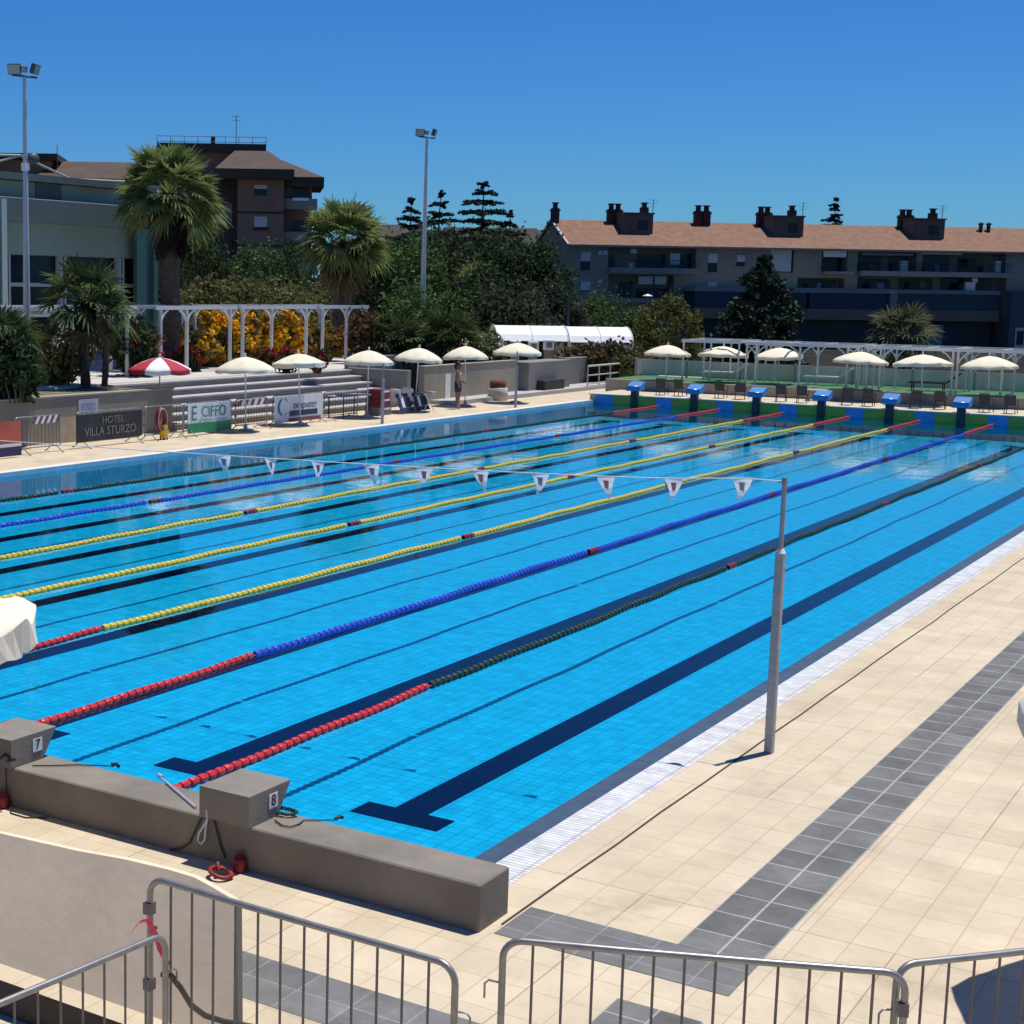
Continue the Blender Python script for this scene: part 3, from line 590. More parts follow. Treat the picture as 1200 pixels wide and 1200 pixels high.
# left plaza pergola: rails run along Y, so turned by 90 degrees
for (ya, yb, lab, pst) in ((15, 24.6, 'white pergola on the plaza at left photo edge before green building', (0, 3.2, 6.4, 9.6)), (24.9, 31.4, 'white pergola on the plaza beside the small dark palm', (0, 2.4, 6.1)), (32.6, 37.2, 'white pergola on the plaza in front of the big palm', (.2, 1.7, 4.3)),
                           (37.6, 42.6, 'white pergola on the plaza before the orange hedge', (.1, 2.0, 4.4)), (43.0, 46.6, 'white pergola on the plaza at the end of the orange hedge', (.2, 2.0, 3.5))):
    frame(0, yb-ya, 0, 2.3, 0, 2.42, lab, pst, .072, True, 'white pergolas on the plaza', rz=math.pi/2, slats=2).location = (-29.4, ya, 1.4)
frame(-18.3, -15.9, 54.3, 56.8, .8, 1.78, 'small white frame on the green platform next to the railing side parasols', (0, 1.2, 2.4), .04, False, 'white frames on the green platform', slats=1)
frame(-15.5, -11.0, 54.1, 56.6, .8, 1.76, 'white frame on the green platform behind the third parasol', (0, .4, 2.2, 4.1, 4.5), .045, True, 'white frames on the green platform', slats=2)
frame(-10.6, -7.4, 54.0, 56.5, .8, 1.76, 'white frame on the green platform between the middle parasols', (0, .5, 3.2), .045, True, 'white frames on the green platform', slats=2)
frame(-7.2, -4.2, 53.9, 56.4, .8, 1.76, 'white frame on the green platform at the right photo edge', (0, 1.6, 3.0), .05, True, 'white frames on the green platform', slats=1)
# loungers and chairs
m_wplast = mat('white plastic', (.72, .72, .70), .45); m_dplast = mat('dark grey plastic', (.03, .029, .03), .5, .1, 8); m_bplast = mat('beige plastic', (.50, .44, .35), .5)
def lounger(loc, rz, label, m, group):
    t = thing('sun_lounger', label, 'sun lounger', loc, rz, group)
    g = MB()
    for i in range(14): g.box(i*.1, i*.1+.08, -.3, .3, .33, .355)
    g.box(0, 1.4, -.33, -.302, .30, .37); g.box(0, 1.4, .302, .33, .30, .37); g.build('bed', m, t)
    g = MB(); Tm = Matrix.Translation((1.41, 0, .35)) @ Matrix.Rotation(R(-38), 4, 'Y')
    for i in range(6): g.box(i*.1, i*.1+.08, -.3, .3, -.012, .012, 0, Tm)
    g.box(0, .62, -.33, -.302, -.03, .03, 0, Tm); g.box(0, .62, .302, .33, -.03, .03, 0, Tm); g.build('backrest', m, t)
    for x in (.15, 1.3):
        for y in (-.28, .28):
            g = MB(); g.tube([(x, y, 0), (x, y*1.02, .3)], .022, 6); g.build('leg', m, t)
    return t
for u, v, rz, m, lab in ((838, 446, .1, m_wplast, 'white sun lounger on the green platform under the second parasol'), (960, 452, .15, m_wplast, 'white sun lounger on the green platform left of the yellowish parasol'), (1085, 459, .1, m_dplast, 'dark grey sun lounger on the green platform between two parasols')):
    p = on(u, v, .8); lounger((p[0]-.8, p[1]+.6, .8), rz, lab, m, 'sun loungers on the green platform')
def chair(loc, rz, label, m, group):
    t = thing('plastic_chair', label, 'chair', loc, rz, group)
    g = MB(); g.bbox(-.23, .23, -.22, .22, .38, .42, .02); g.build('seat', m, t)
    g = MB(); Tm = Matrix.Translation((0, .21, .42)) @ Matrix.Rotation(R(-12), 4, 'X'); g.box(-.24, .24, -.015, .015, 0, .42, 0, Tm); g.tube([Tm @ Vector((-.24, 0, .42)), Tm @ Vector((-.1, 0, .46)), Tm @ Vector((.1, 0, .46)), Tm @ Vector((.24, 0, .42))], .02, 6); g.build('backrest', m, t)
    g = MB(); 
    for s_ in (-1, 1): g.tube([(s_*.24, -.2, .38), (s_*.26, -.18, .60), (s_*.26, .2, .62)], .018, 6)
    g.build('armrests', m, t)
    for x in (-.2, .2):
        for y in (-.19, .19):
            g = MB(); g.tube([(x, y, .38), (x*1.15, y*1.2, 0)], .02, 6); g.build('leg', m, t)
    return t
k = 0
for fx in FX[:6]:
    for dx, m in ((.62, m_dplast), (1.45, m_dplast)):
        px = fx+dx; side = 'left' if dx < 1 else 'right'
        lab = '%s dark plastic chair of the pair between %s and %s far blue blocks' % (side, ['first', 'second', 'third', 'fourth', 'fifth', 'sixth'][k//2], ['second', 'third', 'fourth', 'fifth', 'sixth', 'seventh'][k//2])
        chair((px, 51.2+random.uniform(-.15, .2), .36), math.pi+random.uniform(-.4, .4), lab, m, 'dark chairs behind the far starting blocks').scale = (.82, .82, .80); k += 1
p = on(914, 459, .36); t = thing('side_table', 'pale low table against the low wall near the third block', 'table', (-12.1, 52.6, .36)); g = MB(); g.bbox(-.4, .4, -.25, .25, .4, .45, .01); g.build('top', m_bplast, t)
for x in (-.34, .34):
    for y in (-.2, .2): g = MB(); g.box(x-.03, x+.03, y-.03, y+.03, 0, .398); g.build('leg', m_bplast, t)

# ================================================================== LEFT DECK: barriers, banners, furniture
def small_barrier(y0, y1, label, x=-22.95):
    return barrier((x, y0), (x+.05, y1), 1.08, .1, label, group='crowd barriers along the left deck', nb=12)
small_barrier(15.2, 17.2, 'left deck barrier carrying the orange banner'); small_barrier(18.95, 20.6, 'left deck barrier between the orange and the dark banner'); small_barrier(21.3, 23.9, 'left deck barrier carrying the dark banner')
small_barrier(24.2, 25.9, 'left deck barrier with the dark red lifebuoy'); small_barrier(26.0, 28.3, 'left deck barrier carrying the white and green banner'); small_barrier(28.6, 30.2, 'left deck barrier with red and white striped tape'); small_barrier(30.6, 33.4, 'left deck barrier carrying the white banner with dark crescent emblem'); small_barrier(33.6, 35.6, 'left deck barrier beside the red crates')
m_bdark = mat('dark banner vinyl', (.018, .019, .026), .5, .2, 3); m_gold = mat('banner lettering beige', (.20, .18, .155), .6); m_bwht = mat('white banner vinyl', (.66, .70, .72), .55, .04, 3); m_bgrn = mat('green banner vinyl', (.01, .24, .10), .5, .1, 3)
m_teal = mat('teal lettering', (.02, .22, .21), .5); m_bnv = mat('navy lettering', (.015, .02, .085), .5); m_bor = mat('orange red banner vinyl', (.50, .10, .05), .55, .2, 2); m_maroon = mat('maroon vinyl', (.20, .05, .06), .55); m_brn = mat('beige banner vinyl', (.40, .30, .18), .7, .1, 3)
# banner plane faces +X; text x axis runs along +Y as seen from the pool
def banner(y0, y1, z0, z1, m, label, x=-22.88):
    t = thing('banner', label, 'banner', (x, (y0+y1)/2, (z0+z1)/2), group='advertising banners on the left barriers'); w = (y1-y0)/2; h = (z1-z0)/2
    g = MB(); N = 12
    for i in range(N):
        a = -w+2*w*i/N; b = -w+2*w*(i+1)/N; fx = lambda q: .012*math.sin(q*5.1)+.006*math.sin(q*11)
        g.add([(fx(a), a, -h), (fx(b), b, -h), (fx(b), b, h), (fx(a), a, h)], [(0, 1, 2, 3)], 0, True)
    g.build('sheet', m, t); return t, w, h
TX = Matrix(((0, 0, 1, 0), (1, 0, 0, 0), (0, 1, 0, 0), (0, 0, 0, 1)))
t, w, h = banner(21.25, 24.0, .28, 1.02, m_bdark, 'dark banner with two lines of beige lettering')
text('HOTEL', .27, m_gold, t, Matrix.Translation((.025, .1, .17)) @ TX, sx=1.1); text('VILLA STURZO', .33, m_gold, t, Matrix.Translation((.025, 0, -.13)) @ TX, sx=1.0)
t, w, h = banner(26.1, 28.25, .18, 1.05, m_bwht, 'white banner with teal letters above a green stripe')
text('CIFFO', .46, m_teal, t, Matrix.Translation((.025, .2, .16)) @ TX, sx=1.0); text('E', .62, m_teal, t, Matrix.Translation((.026, -.78, .13)) @ TX, 'emblem')
g = MB(); g.box(.022, .026, -w, w, -h, -h*.34); g.build('green_stripe', m_bgrn, t); g = MB(); g.box(.022, .026, -w*.5, w*.8, -.10, -.07); g.build('fine_print', mat('grey print', (.3, .4, .42), .6), t)
t, w, h = banner(30.6, 33.4, .2, 1.05, m_bwht, 'white banner with dark crescent emblem above navy bar')
g = MB(); pts = [(.024, -.9+.27*math.cos(a), .08+.27*math.sin(a)) for a in np.arange(.7, 5.6, .25)]; g.tube(pts, [.015+.05*math.sin(math.pi*i/(len(pts)-1)) for i in range(len(pts))], 6); o = g.build('emblem', m_teal, t); o.scale = (.2, 1, 1)
text('omputer', .34, m_bnv, t, Matrix.Translation((.025, .33, .1)) @ TX, sx=1.15)
g = MB(); g.box(.022, .026, -.55, 1.05, -.24, -.07); g.build('navy_bar', m_bnv, t); g = MB(); g.box(.022, .026, -.6, w*.9, -h, -h*.72); g.build('maroon_stripe', m_maroon, t)
t, w, h = banner(15.0, 18.8, .15, 1.05, m_bor, 'orange red banner with white and dark lower bands at left photo edge', x=-22.6)
g = MB(); g.box(.022, .026, -w, w, -h*.46, -h*.28); g.build('pale_band', m_bwht, t); g = MB(); g.box(.022, .026, -w, w, -h, -h*.50); g.build('dark_band', m_bnv, t)
t, w, h = banner(20.6, 21.2, .3, 1.0, m_brn, 'beige cloth folded at the left end of dark banner')
def tape(y0, y1, z, label, m2):
    t = thing('striped_tape', label, 'tape', (-22.88, (y0+y1)/2, z), group='striped tapes on the left barriers'); n = 9; w = (y1-y0)/n
    for c in (0, 1):
        g = MB()
        for i in range(n):
            if i % 2 == c: a = -(y1-y0)/2+i*w; g.add([(0, a, -.1), (0, a+w, -.1), (0, a+w+.12, .1), (0, a+.12, .1)], [(0, 1, 2, 3)])
        g.build('stripes', (m2, m_bwht)[c], t)
tape(28.6, 30.1, .95, 'red and white striped tape between the two white banners', m_maroon); tape(19.5, 20.5, .98, 'striped tape left of the dark banner', m_maroon)
# lifebuoy
t = thing('lifebuoy', 'dark red lifebuoy hanging on the barrier by the striped parasol pole', 'lifebuoy', (-22.86, 24.85, .68)); g = MB(); vs = []; n1, n2 = 28, 10
ringp = [(0, .17*math.cos(a), .30*math.sin(a)) for a in np.linspace(0, 2*math.pi, 29)]; g.tube(ringp, .075, 10, cap=False); g.build('ring', mat('maroon plastic', (.17, .015, .03), .5, .1, 6), t)
g = MB(); g.tube([(.06, .2*math.cos(a), .33*math.sin(a)) for a in np.linspace(0, 2*math.pi, 17)], .012, 5); g.build('cord', m_rope, t)
# yellow bucket frame
m_yp = mat('yellow plastic', (.60, .42, .03), .5, .1, 8); p = on(192, 515, .1)
t = thing('mop_bucket', 'yellow wheeled mop bucket at the left pool edge', 'bucket', (p[0], p[1], .1)); t.scale = (.7, .7, .7); g = MB(); g.lathe([(.001, .08), (.17, .08), (.22, .38), (.235, .39), (.21, .37), (.16, .1), (.001, .1)], 14); g.build('bucket', m_yp, t)
g = MB(); g.tube([(0, -.15, .3), (0, -.22, .75), (0, -.1, .85)], .018, 6); g.box(-.12, .12, -.1, .12, .39, .6); g.build('wringer', m_yp, t)
for a in (0, 1, 2, 3): g = MB(); g.lathe([(.001, .0), (.04, .0), (.04, .07), (.001, .07)], 8, (.14*math.cos(a*1.57+.8), .14*math.sin(a*1.57+.8), 0)); g.build('wheel', m_dplast, t)
# poster on retaining wall
t = thing('wall_poster', 'pale blue grey poster on the retaining wall above the dark banner', 'poster', (-24.39, 23.4, .95)); g = MB(); g.box(0, .012, -.42, .42, -.28, .33); g.build('sheet', mat('poster paper', (.42, .45, .50), .7, .15, 3), t); g = MB(); g.box(.013, .016, -.3, .3, -.1, .22); g.build('picture', mat('poster print', (.26, .30, .40), .7, .25, 4), t)
# crates and clothes
m_crate = mat('red crate plastic', (.18, .02, .03), .5, .1, 6); m_navyc = mat('navy cloth', (.02, .03, .075), .9, .2, 6); m_gtab = mat('grey table', (.35, .35, .35), .6)
p = on(443, 486, .1)
for i, lab in enumerate(('grey crate lying lowest in the crate pile on the left deck', 'dark red crate in the middle of the crate pile', 'dark red crate topmost of the pile with white label')):
    t = thing('crate', lab, 'crate', (p[0]+.02*i, p[1]-.03*i, .1+i*.31), .1*i, 'stacked crates on the left deck'); g = MB(); mm = m_gwall if i == 0 else m_crate
    for a in range(3): g.box(-.3, .3, -.42, .42, .003+a*.1, .08+a*.1)
    g.box(-.27, .27, -.39, .39, .0, .3); g.build('body', mm, t); g = MB(); g.box(.302, .306, -.3, .3, .19, .26); g.build('label_strip', m_bwht, t)
for (u, v, rz, lab) in ((463, 484, 1.9, 'chair draped with navy and white clothes next to the crates'), (482, 482, 1.5, 'chair draped with navy robe left of the white trestle')):
    q = on(u, v, .1); chair(q, rz+1.6, lab, m_wplast, 'chairs with clothes on left deck')
    g = MB(); N = 10
    for i in range(N):
        a0, a1 = -.5+i*.1, -.4+i*.1
        for (za, zb, xo) in ((1.12, .9, .02), (.9, .35, .30), (.35, .12, .33)):
            f = lambda a, z: (xo*(1.2-z)+.04*math.sin(a*14), a*(1+.15*(1-z)), z)
            g.add([f(a0, zb), f(a1, zb), f(a1, za), f(a0, za)], [(0, 1, 2, 3)], 1 if (i in (3, 4) and za < .95 and za > .5) else 0, True)
    dc = g.build('draped_clothes', [m_navyc, m_bwht], loc=(q[0]+.25, q[1], .1)); dc.scale = (.75, .8, .64)
    tag(dc, 'navy clothes hung over the ' + lab.split('navy')[0].replace('draped with', '').strip() + (' by the crates' if u < 470 else ' by the trestle'), 'clothes')
p = on(497, 482, .1); t = thing('trestle_table', 'small white folding trestle right of the navy robe', 'table', (p[0], p[1], .1), 1.5); g = MB(); g.bbox(-.45, .45, -.25, .25, .68, .71, .01); g.build('top', m_gtab, t)
for s_ in (-1, 1):
    g = MB(); g.tube([(-.38, s_*.2, 0), (.3, s_*.2, .68)], .018, 6); g.tube([(.38, s_*.2, 0), (-.3, s_*.2, .68)], .018, 6); g.build('legs', m_wplast, t)
p = on(420, 489, .1); t = thing('judge_table', 'grey table on dark legs beside the crates under a parasol', 'table', (p[0]-.4, p[1], .1), 1.57); g = MB(); g.bbox(-.9, .9, -.35, .35, .72, .76, .01); g.build('top', m_gtab, t)
for x in (-.82, .82):
    for y in (-.3, .3): g = MB(); g.tube([(x, y, 0), (x, y, .72)], .025, 6); g.build('leg', m_dplast, t)
p = on(583, 469, .1); t = thing('planter', 'round white and brown planter at the end of tan wall', 'planter', (p[0], p[1], .1)); g = MB(); g.lathe([(.001, 0), (.42, 0), (.40, .5), (.36, .52), (.33, .48), (.001, .45)], 18); g.build('pot', mat('white terracotta', (.50, .42, .37), .8, .1, 5), t); g = MB(); g.lathe([(.30, .47), (.34, .62), (.32, .8), (.001, .82)], 14); g.build('soil_and_plant', mat('rusty plant', (.15, .05, .03), .9, .3, 12), t)
p = on(505, 468, .1); t = thing('waste_bin', 'grey cylindrical bin against the tan wall', 'bin', (p[0], p[1], .1)); g = MB(); g.lathe([(.001, 0), (.27, 0), (.3, .8), (.31, .84), (.001, .84)], 16); g.build('bin_body', m_gwall, t); g = MB(); g.lathe([(.32, .845), (.3, .9), (.001, .93)], 16); g.build('lid', m_gtab, t)
p = on(521, 466, .2); t = thing('speaker', 'black speaker box on the floor behind the standing person', 'speaker', (p[0], p[1], .1)); g = MB(); g.bbox(-.25, .25, -.3, .3, 0, .62, .02); g.build('cabinet', m_black, t); g = MB(); g.box(.252, .262, -.25, .25, .05, .57); g.build('grille', m_dplast, t)

# person by the poolside
def person(loc, rz):
    t = thing('person', 'person in dark shorts and orange patterned top standing under a cream parasol', 'person', loc, rz)
    J = {'pel': (0, 0, .95, .13, .10), 'wai': (0, 0, 1.10, .125, .095), 'che': (0, .01, 1.30, .155, .11), 'nek': (0, 0, 1.46, .06, .06), 'hd0': (0, -.015, 1.56, .075, .085), 'hd1': (0, -.02, 1.66, .08, .095), 'hd2': (0, -.015, 1.73, .05, .06),
         'sl': (.17, 0, 1.41, .06, .06), 'el': (.25, -.02, 1.13, .043, .043), 'wl': (.2, -.2, .98, .03, .03), 'hl': (.16, -.27, .96, .035, .022), 'sr': (-.17, 0, 1.41, .06, .06), 'er': (-.25, .02, 1.13, .043, .043), 'wr': (-.24, -.08, .88, .03, .03), 'hr': (-.24, -.12, .80, .035, .022),
         'pl': (.095, 0, .88, .10, .10), 'kl': (.11, -.02, .5, .062, .062), 'al': (.115, .02, .09, .04, .045), 'fl': (.13, -.13, .03, .04, .03), 'pr': (-.095, 0, .88, .10, .10), 'kr': (-.11, .0, .5, .062, .062), 'ar': (-.12, .03, .09, .04, .045), 'fr': (-.14, -.12, .03, .04, .03)}
    E_ = [('pel', 'wai'), ('wai', 'che'), ('che', 'nek'), ('nek', 'hd0'), ('hd0', 'hd1'), ('hd1', 'hd2'), ('che', 'sl'), ('sl', 'el'), ('el', 'wl'), ('wl', 'hl'), ('che', 'sr'), ('sr', 'er'), ('er', 'wr'), ('wr', 'hr'), ('pel', 'pl'), ('pl', 'kl'), ('kl', 'al'), ('al', 'fl'), ('pel', 'pr'), ('pr', 'kr'), ('kr', 'ar'), ('ar', 'fr')]
    def skin(name, keys, edges, sc, m, root):
        ks = list(keys); me = bpy.data.meshes.new(name); me.from_pydata([J[q][:3] for q in ks], [(ks.index(a), ks.index(b)) for a, b in edges], [])
        o = bpy.data.objects.new(name, me); COL.objects.link(o); o.modifiers.new('skin', 'SKIN'); sd = o.modifiers.new('sub', 'SUBSURF'); sd.levels = 2; sd.render_levels = 2
        for i, q in enumerate(ks): me.skin_vertices[0].data[i].radius = (J[q][3]*sc, J[q][4]*sc); me.skin_vertices[0].data[i].use_root = (q == root)
        bpy.context.view_layer.update(); nm = bpy.data.meshes.new_from_object(o.evaluated_get(bpy.context.evaluated_depsgraph_get())); bpy.data.objects.remove(o)
        nm.materials.clear(); nm.materials.append(m); nm.polygons.foreach_set('use_smooth', [True]*len(nm.polygons))
        q = bpy.data.objects.new(name, nm); COL.objects.link(q); q.parent = t; return q
    J = {q: (v[0], v[1], v[2], v[3]*1.14, v[4]*1.14) for q, v in J.items()}
    skin('body', J.keys(), E_, 1.0, mat('tanned skin', (.24, .12, .07), .55, .05, 6), 'pel')
    J2 = dict(J); 
    skin('top', ['pel', 'wai', 'che', 'sl', 'sr'], [('pel', 'wai'), ('wai', 'che'), ('che', 'sl'), ('che', 'sr')], 1.2, mat('patterned orange top', (.36, .13, .06), .8, 0, 9, col2=(.52, .40, .32)), 'pel')
    J['kl'] = (.108, -.015, .60, .105, .105); J['kr'] = (-.108, -.01, .60, .105, .105)
    skin('shorts', ['wai', 'pel', 'pl', 'kl', 'pr', 'kr'], [('wai', 'pel'), ('pel', 'pl'), ('pl', 'kl'), ('pel', 'pr'), ('pr', 'kr')], 1.16, m_navyc, 'pel')
    g = MB(); g.lathe([(.001, 1.775), (.05, 1.77), (.09, 1.72), (.1, 1.66), (.088, 1.60)], 14, (0, .012, 0)); g.tube([(0, .085, 1.72), (0, .12, 1.6), (0, .1, 1.46)], [.045, .055, .025], 8); g.build('hair', mat('dark hair', (.02, .014, .01), .6), t)
    g = MB()
    for s_ in (-1, 1): g.lathe([(.001, .012), (.012, .0), (.001, -.012)], 6, (s_*.032, -.105, 1.655)); g.lathe([(.001, .03), (.016, .0), (.001, -.03)], 6, (s_*.088, -.01, 1.65))
    g.lathe([(.001, .03), (.016, -.012), (.001, -.02)], 6, (0, -.117, 1.625)); g.box(-.028, .028, -.112, -.1, 1.583, 1.592); g.build('face', mat('skin shade', (.28, .13, .08), .55), t)
p = on(536, 479, .1); person((p[0], p[1], .1), 1.9)

# ================================================================== LAMP MASTS
m_mast = mat('pale mast paint', (.44, .47, .50), .5, .06, 4); m_mblue = mat('blue mast base', (.03, .06, .15), .5, .1, 4); m_lampg = mat('floodlight glass', (.25, .33, .38), .15, .1, 4); m_lampc = mat('floodlight casing', (.06, .065, .075), .5)
def mast(p, h, hb, r_, label, s=1., extra=True):
    s *= .82; t = thing('floodlight_mast', label, 'floodlight', p, .0, 'floodlight masts')
    g = MB(); g.tube([(0, 0, 0), (0, 0, hb)], [r_*1.5, r_*1.45], 12); g.build('base', m_mblue, t)
    g = MB(); g.tube([(0, 0, hb), (0, 0, h)], [r_*1.25, r_*.6], 12); g.build('mast', m_mast, t)
    d = np.array([CR[0], CR[1]]); d = d/np.linalg.norm(d)
    g = MB(); g.tube([(-.42*s*d[0], -.42*s*d[1], h+.05*s), (.42*s*d[0], .42*s*d[1], h-.03*s)], .035*s, 6); g.build('cross_arm', m_lampc, t)
    for i, (o, yaw) in enumerate(((-.33, .0), (-.03, .6), (.36, 1.25))):
        T = Matrix.Translation((o*s*d[0], o*s*d[1], h+.24*s)) @ Matrix.Rotation(.6+yaw, 4, 'Z') @ Matrix.Rotation(R(18), 4, 'X')
        k = (1, .55, .95)[i]; g = MB(); g.box(-.21*s*k, .21*s*k, -.06*s, .08*s, -.17*s*k, .17*s*k, 0, T); fl_ = g.build('floodlight', m_lampc, t)
        g = MB(); g.box(-.19*s*k, .19*s*k, -.07*s, -.0602*s, -.15*s*k, .15*s*k, 0, T); g.build('glass', m_lampg, fl_)
    if extra:
        g = MB(); T = Matrix.Translation((.26*d[0], .26*d[1], h*.74)) @ Matrix.Rotation(1.0, 4, 'Z') @ Matrix.Rotation(R(80), 4, 'X'); vs = MB(); vs.lathe([(.001, .03), (.1, .02), (.19, -.03), (.18, -.05), (.001, -.01)], 18)
        g.add([T @ Vector(v) for v in vs.v], vs.f, 0, True); g.build('siren', m_lampc, t); g = MB(); g.box(-.1, .1, -.08, .08, h*.70, h*.725); g.tube([(0, 0, h*.735), (.24*d[0], .24*d[1], h*.74)], .03, 6); g.build('bracket', m_white, t)
mast((-29., 25.7, 1.4), 9.45, 2.0, .09, 'tall white floodlight mast at left with a grey siren horn', 1.15)
p = on(494, 407, 1.4); mast((p[0], p[1], 1.4), 11.1, 2.3, .12, 'tall floodlight mast with blue base among the palm shrubs', 1.35, False)
p = at(664, 400, 84); t = thing('lamp_post', 'dark slim post rising between the two white tents', 'post', (p[0], p[1], .1)); g = MB(); g.tube([(0, 0, 0), (0, 0, 4.2)], [.14, .10], 8); g.build('shaft', m_dnavy, t); g = MB(); g.tube([(0, 0, 0), (0, 0, .3)], [.2, .16], 8); g.build('base', m_dnavy, t)
p = at(759, 345, 118); t = thing('street_lamp', 'street lamp with white hood above the round olive bush', 'street lamp', (p[0], p[1], -.6)); g = MB(); g.tube([(0, 0, 0), (0, 0, 4.85)], .05, 6); g.build('post', m_gwall, t); g = MB(); g.lathe([(.001, .18), (.35, .05), (.4, 0), (.001, .0)], 14, (0, 0, 4.8)); g.build('hood', m_white, t)

# ================================================================== GREEN CLUBHOUSE
m_gb = mat('sage render', (.27, .34, .28), .8, .06, .5); m_gb2 = mat('grey green beam', (.095, .13, .13), .75, .08, .5); m_teal_c = mat('teal column', (.035, .11, .10), .6, .1, .6); m_gl = mat('dark glass', (.008, .011, .018), .22, .3, .3, spec=.35); m_frm = mat('pale aluminium frame', (.36, .45, .44), .5)
t = thing('clubhouse', 'long sage green clubhouse with dark windows and teal columns', 'building', (-35.6, 40.3, 1.4))
def zx(u, v): q = onx(u, v, -35.6); return q[1]-40.3, q[2]-1.4
ztop = 7.15; zb1 = 6.25; zb0 = 5.38; zw1 = 4.2; zw0 = 2.75
g = MB(); g.box(-12, -.0, -42, -.0, 0, zw0-.5); g.box(-12, 0, -42, 0, zw1, zb0-.002); g.box(-12, -.3, -42, -.3, zw0-.5, zw1); g.build('wall', m_gb, t)
g = MB(); g.bbox(-12, .35, -42, .3, zb0, zb1, .03); g.build('beam', m_gb2, t)
g = MB(); g.bbox(-12, -.25, -42, -.2, zb1+.002, ztop-.25, .03); g.build('parapet', m_gb, t)
g = MB(); g.box(-12.2, .15, -42, .05, ztop-.248, ztop); g.build('roof_edge', m_gb2, t)
g = MB(); g.box(-.249, -.2, -9.0+2.0, -7.2+1.6, zb1+.01, ztop-.27); g.build('louvre', m_gb2, t)
for y0, y1 in ((-2.2, -.9), (-5.6, -2.5), (-8.6, -5.9), (-11.8, -8.9), (-15, -12.1)):
    g = MB(); g.box(-.299, -.26, y0, y1, zw0-.48, zw1-.02); w_o = g.build('window', m_gl, t)
    g = MB()
    for a, b in ((y0-.09, y0), (y1, y1+.09)): g.box(-.298, .02, a, b, zw0-.5, zw1)
    g.box(-.25, -.02, y0, y1, zw0+.28, zw0+.42); g.build('frame', m_frm, w_o)
for y0, y1 in ((-1.9, -1.0), (-5.2, -3.2), (-8.4, -6.2), (-11, -9)):
    g = MB(); g.box(.002, .03, y0, y1, .3, 1.9); w_o = g.build('window', m_gl, t); g = MB(); g.box(.003, .06, y0-.08, y0, .3, 1.9); g.box(.003, .06, y1, y1+.08, .3, 1.9); g.box(.003, .06, y0-.08, y1+.08, 1.902, 1.99); g.build('frame', m_frm, w_o)
for y0, y1 in ((-2.0, -.75), (-11.2, -9.75)): g = MB(); g.box(.31, .5, y0, y1, 0, zb0-.02); g.build('pilaster', m_teal_c, t)
for yc in (.12, -.25, -.95, -9.9, -9.5, -10.3):
    g = MB(); g.box(.36, .62 if yc != -.25 else .78, yc-.13, yc+.13, -.2, zb1-.3 if yc > -.5 else zb1-.1); g.build('column', m_teal_c if yc not in (.12, -9.5) else m_frm, t)
g = MB(); g.lathe([(.001, 0), (.75, 0), (.75, .45), (.95, .75), (.95, 1.2), (.001, 1.2)], 20, (-.3, .6, zb1-.75)); g.build('corner_drum', m_gb, t)
g = MB(); 
for (ya, za, yb, zb_) in ((-9.5, ztop+.1, -7, ztop+.75), (-7, ztop+.75, -4.2, ztop+.05), (-13, ztop+1.2, -10.4, ztop+.5), (-7, ztop+.75, -12, ztop+.45), (-4.2, ztop+.05, -1, ztop+.15)): g.tube([(-1, ya, za), (-1, yb, zb_)], .05, 6)
g.build('roof_frame', mat('pale roof tube', (.42, .38, .32), .6), t)
# steps up to the clubhouse
t = thing('entrance_steps', 'pale steps rising to the clubhouse behind the small palm', 'steps', (-33.2, 35.5, 1.4))
for i in range(6):
    g = MB(); g.box(-.34*(i+1)-1.0, -.34*i, -3.6, -.1, .16*i+.001, .16*(i+1)); g.build('step', MATS['step tread'] if i % 2 == 0 else m_plaza, t)

# ================================================================== RIGHT APARTMENT BLOCK
hd = .85; ax = np.array([math.sin(hd), math.cos(hd)]); o3 = at(663, 400, 152); RZ = math.atan2(ax[1], ax[0]); nrm = np.array([-ax[1], ax[0]])
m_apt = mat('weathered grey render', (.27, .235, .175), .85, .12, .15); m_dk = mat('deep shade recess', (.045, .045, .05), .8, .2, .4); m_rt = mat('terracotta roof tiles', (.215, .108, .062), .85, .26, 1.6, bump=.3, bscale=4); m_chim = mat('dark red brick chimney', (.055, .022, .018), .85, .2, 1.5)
m_shut = mat('pale roller shutter', (.50, .49, .46), .6, .08, 1); m_slab = mat('grey balcony slab', (.24, .225, .20), .8, .1, .4); m_navyb = mat('navy balcony panel', (.02, .026, .05), .6, .1, .5); m_brwn = mat('brown fascia', (.20, .125, .085), .8, .1, .4)
t = thing('apartment_block', 'long grey apartment block with terracotta roof and brick chimneys', 'building', (o3[0], o3[1], -.7), RZ)
def fx(u, v, dy=0.):                                  # local x, z where the sight line meets the facade plane
    o = np.array([o3[0], o3[1], 0])+np.append(nrm*dy, 0); r = ray(u, v); n3 = np.append(nrm, 0); k = (o-CP).dot(n3)/r.dot(n3); q = CP+r*k
    return (q[:2]-o3[:2]).dot(ax), q[2]+.7
_, ze = fx(663, 284); L = fx(1245, 290)[0]; D = 11.5; zr = ze+2.3
ops = []                                              # recessed loggias
def rect(u0, v0, u1, v1): a = fx(u0, v1); b = fx(u1, v0); return a[0], b[0], a[1], b[1]
OP = [rect(712, 291, 816, 317), rect(712, 323, 790, 352), rect(902, 291, 931, 319), rect(962, 292, 994, 320), rect(1004, 293, 1075, 319), rect(1080, 293, 1180, 320), rect(1004, 324, 1180, 341), rect(934, 326, 990, 341)]
xs = sorted({0, L}|{q for o in OP for q in o[:2]}); zs = sorted({0, ze}|{q for o in OP for q in o[2:]})
g = MB()
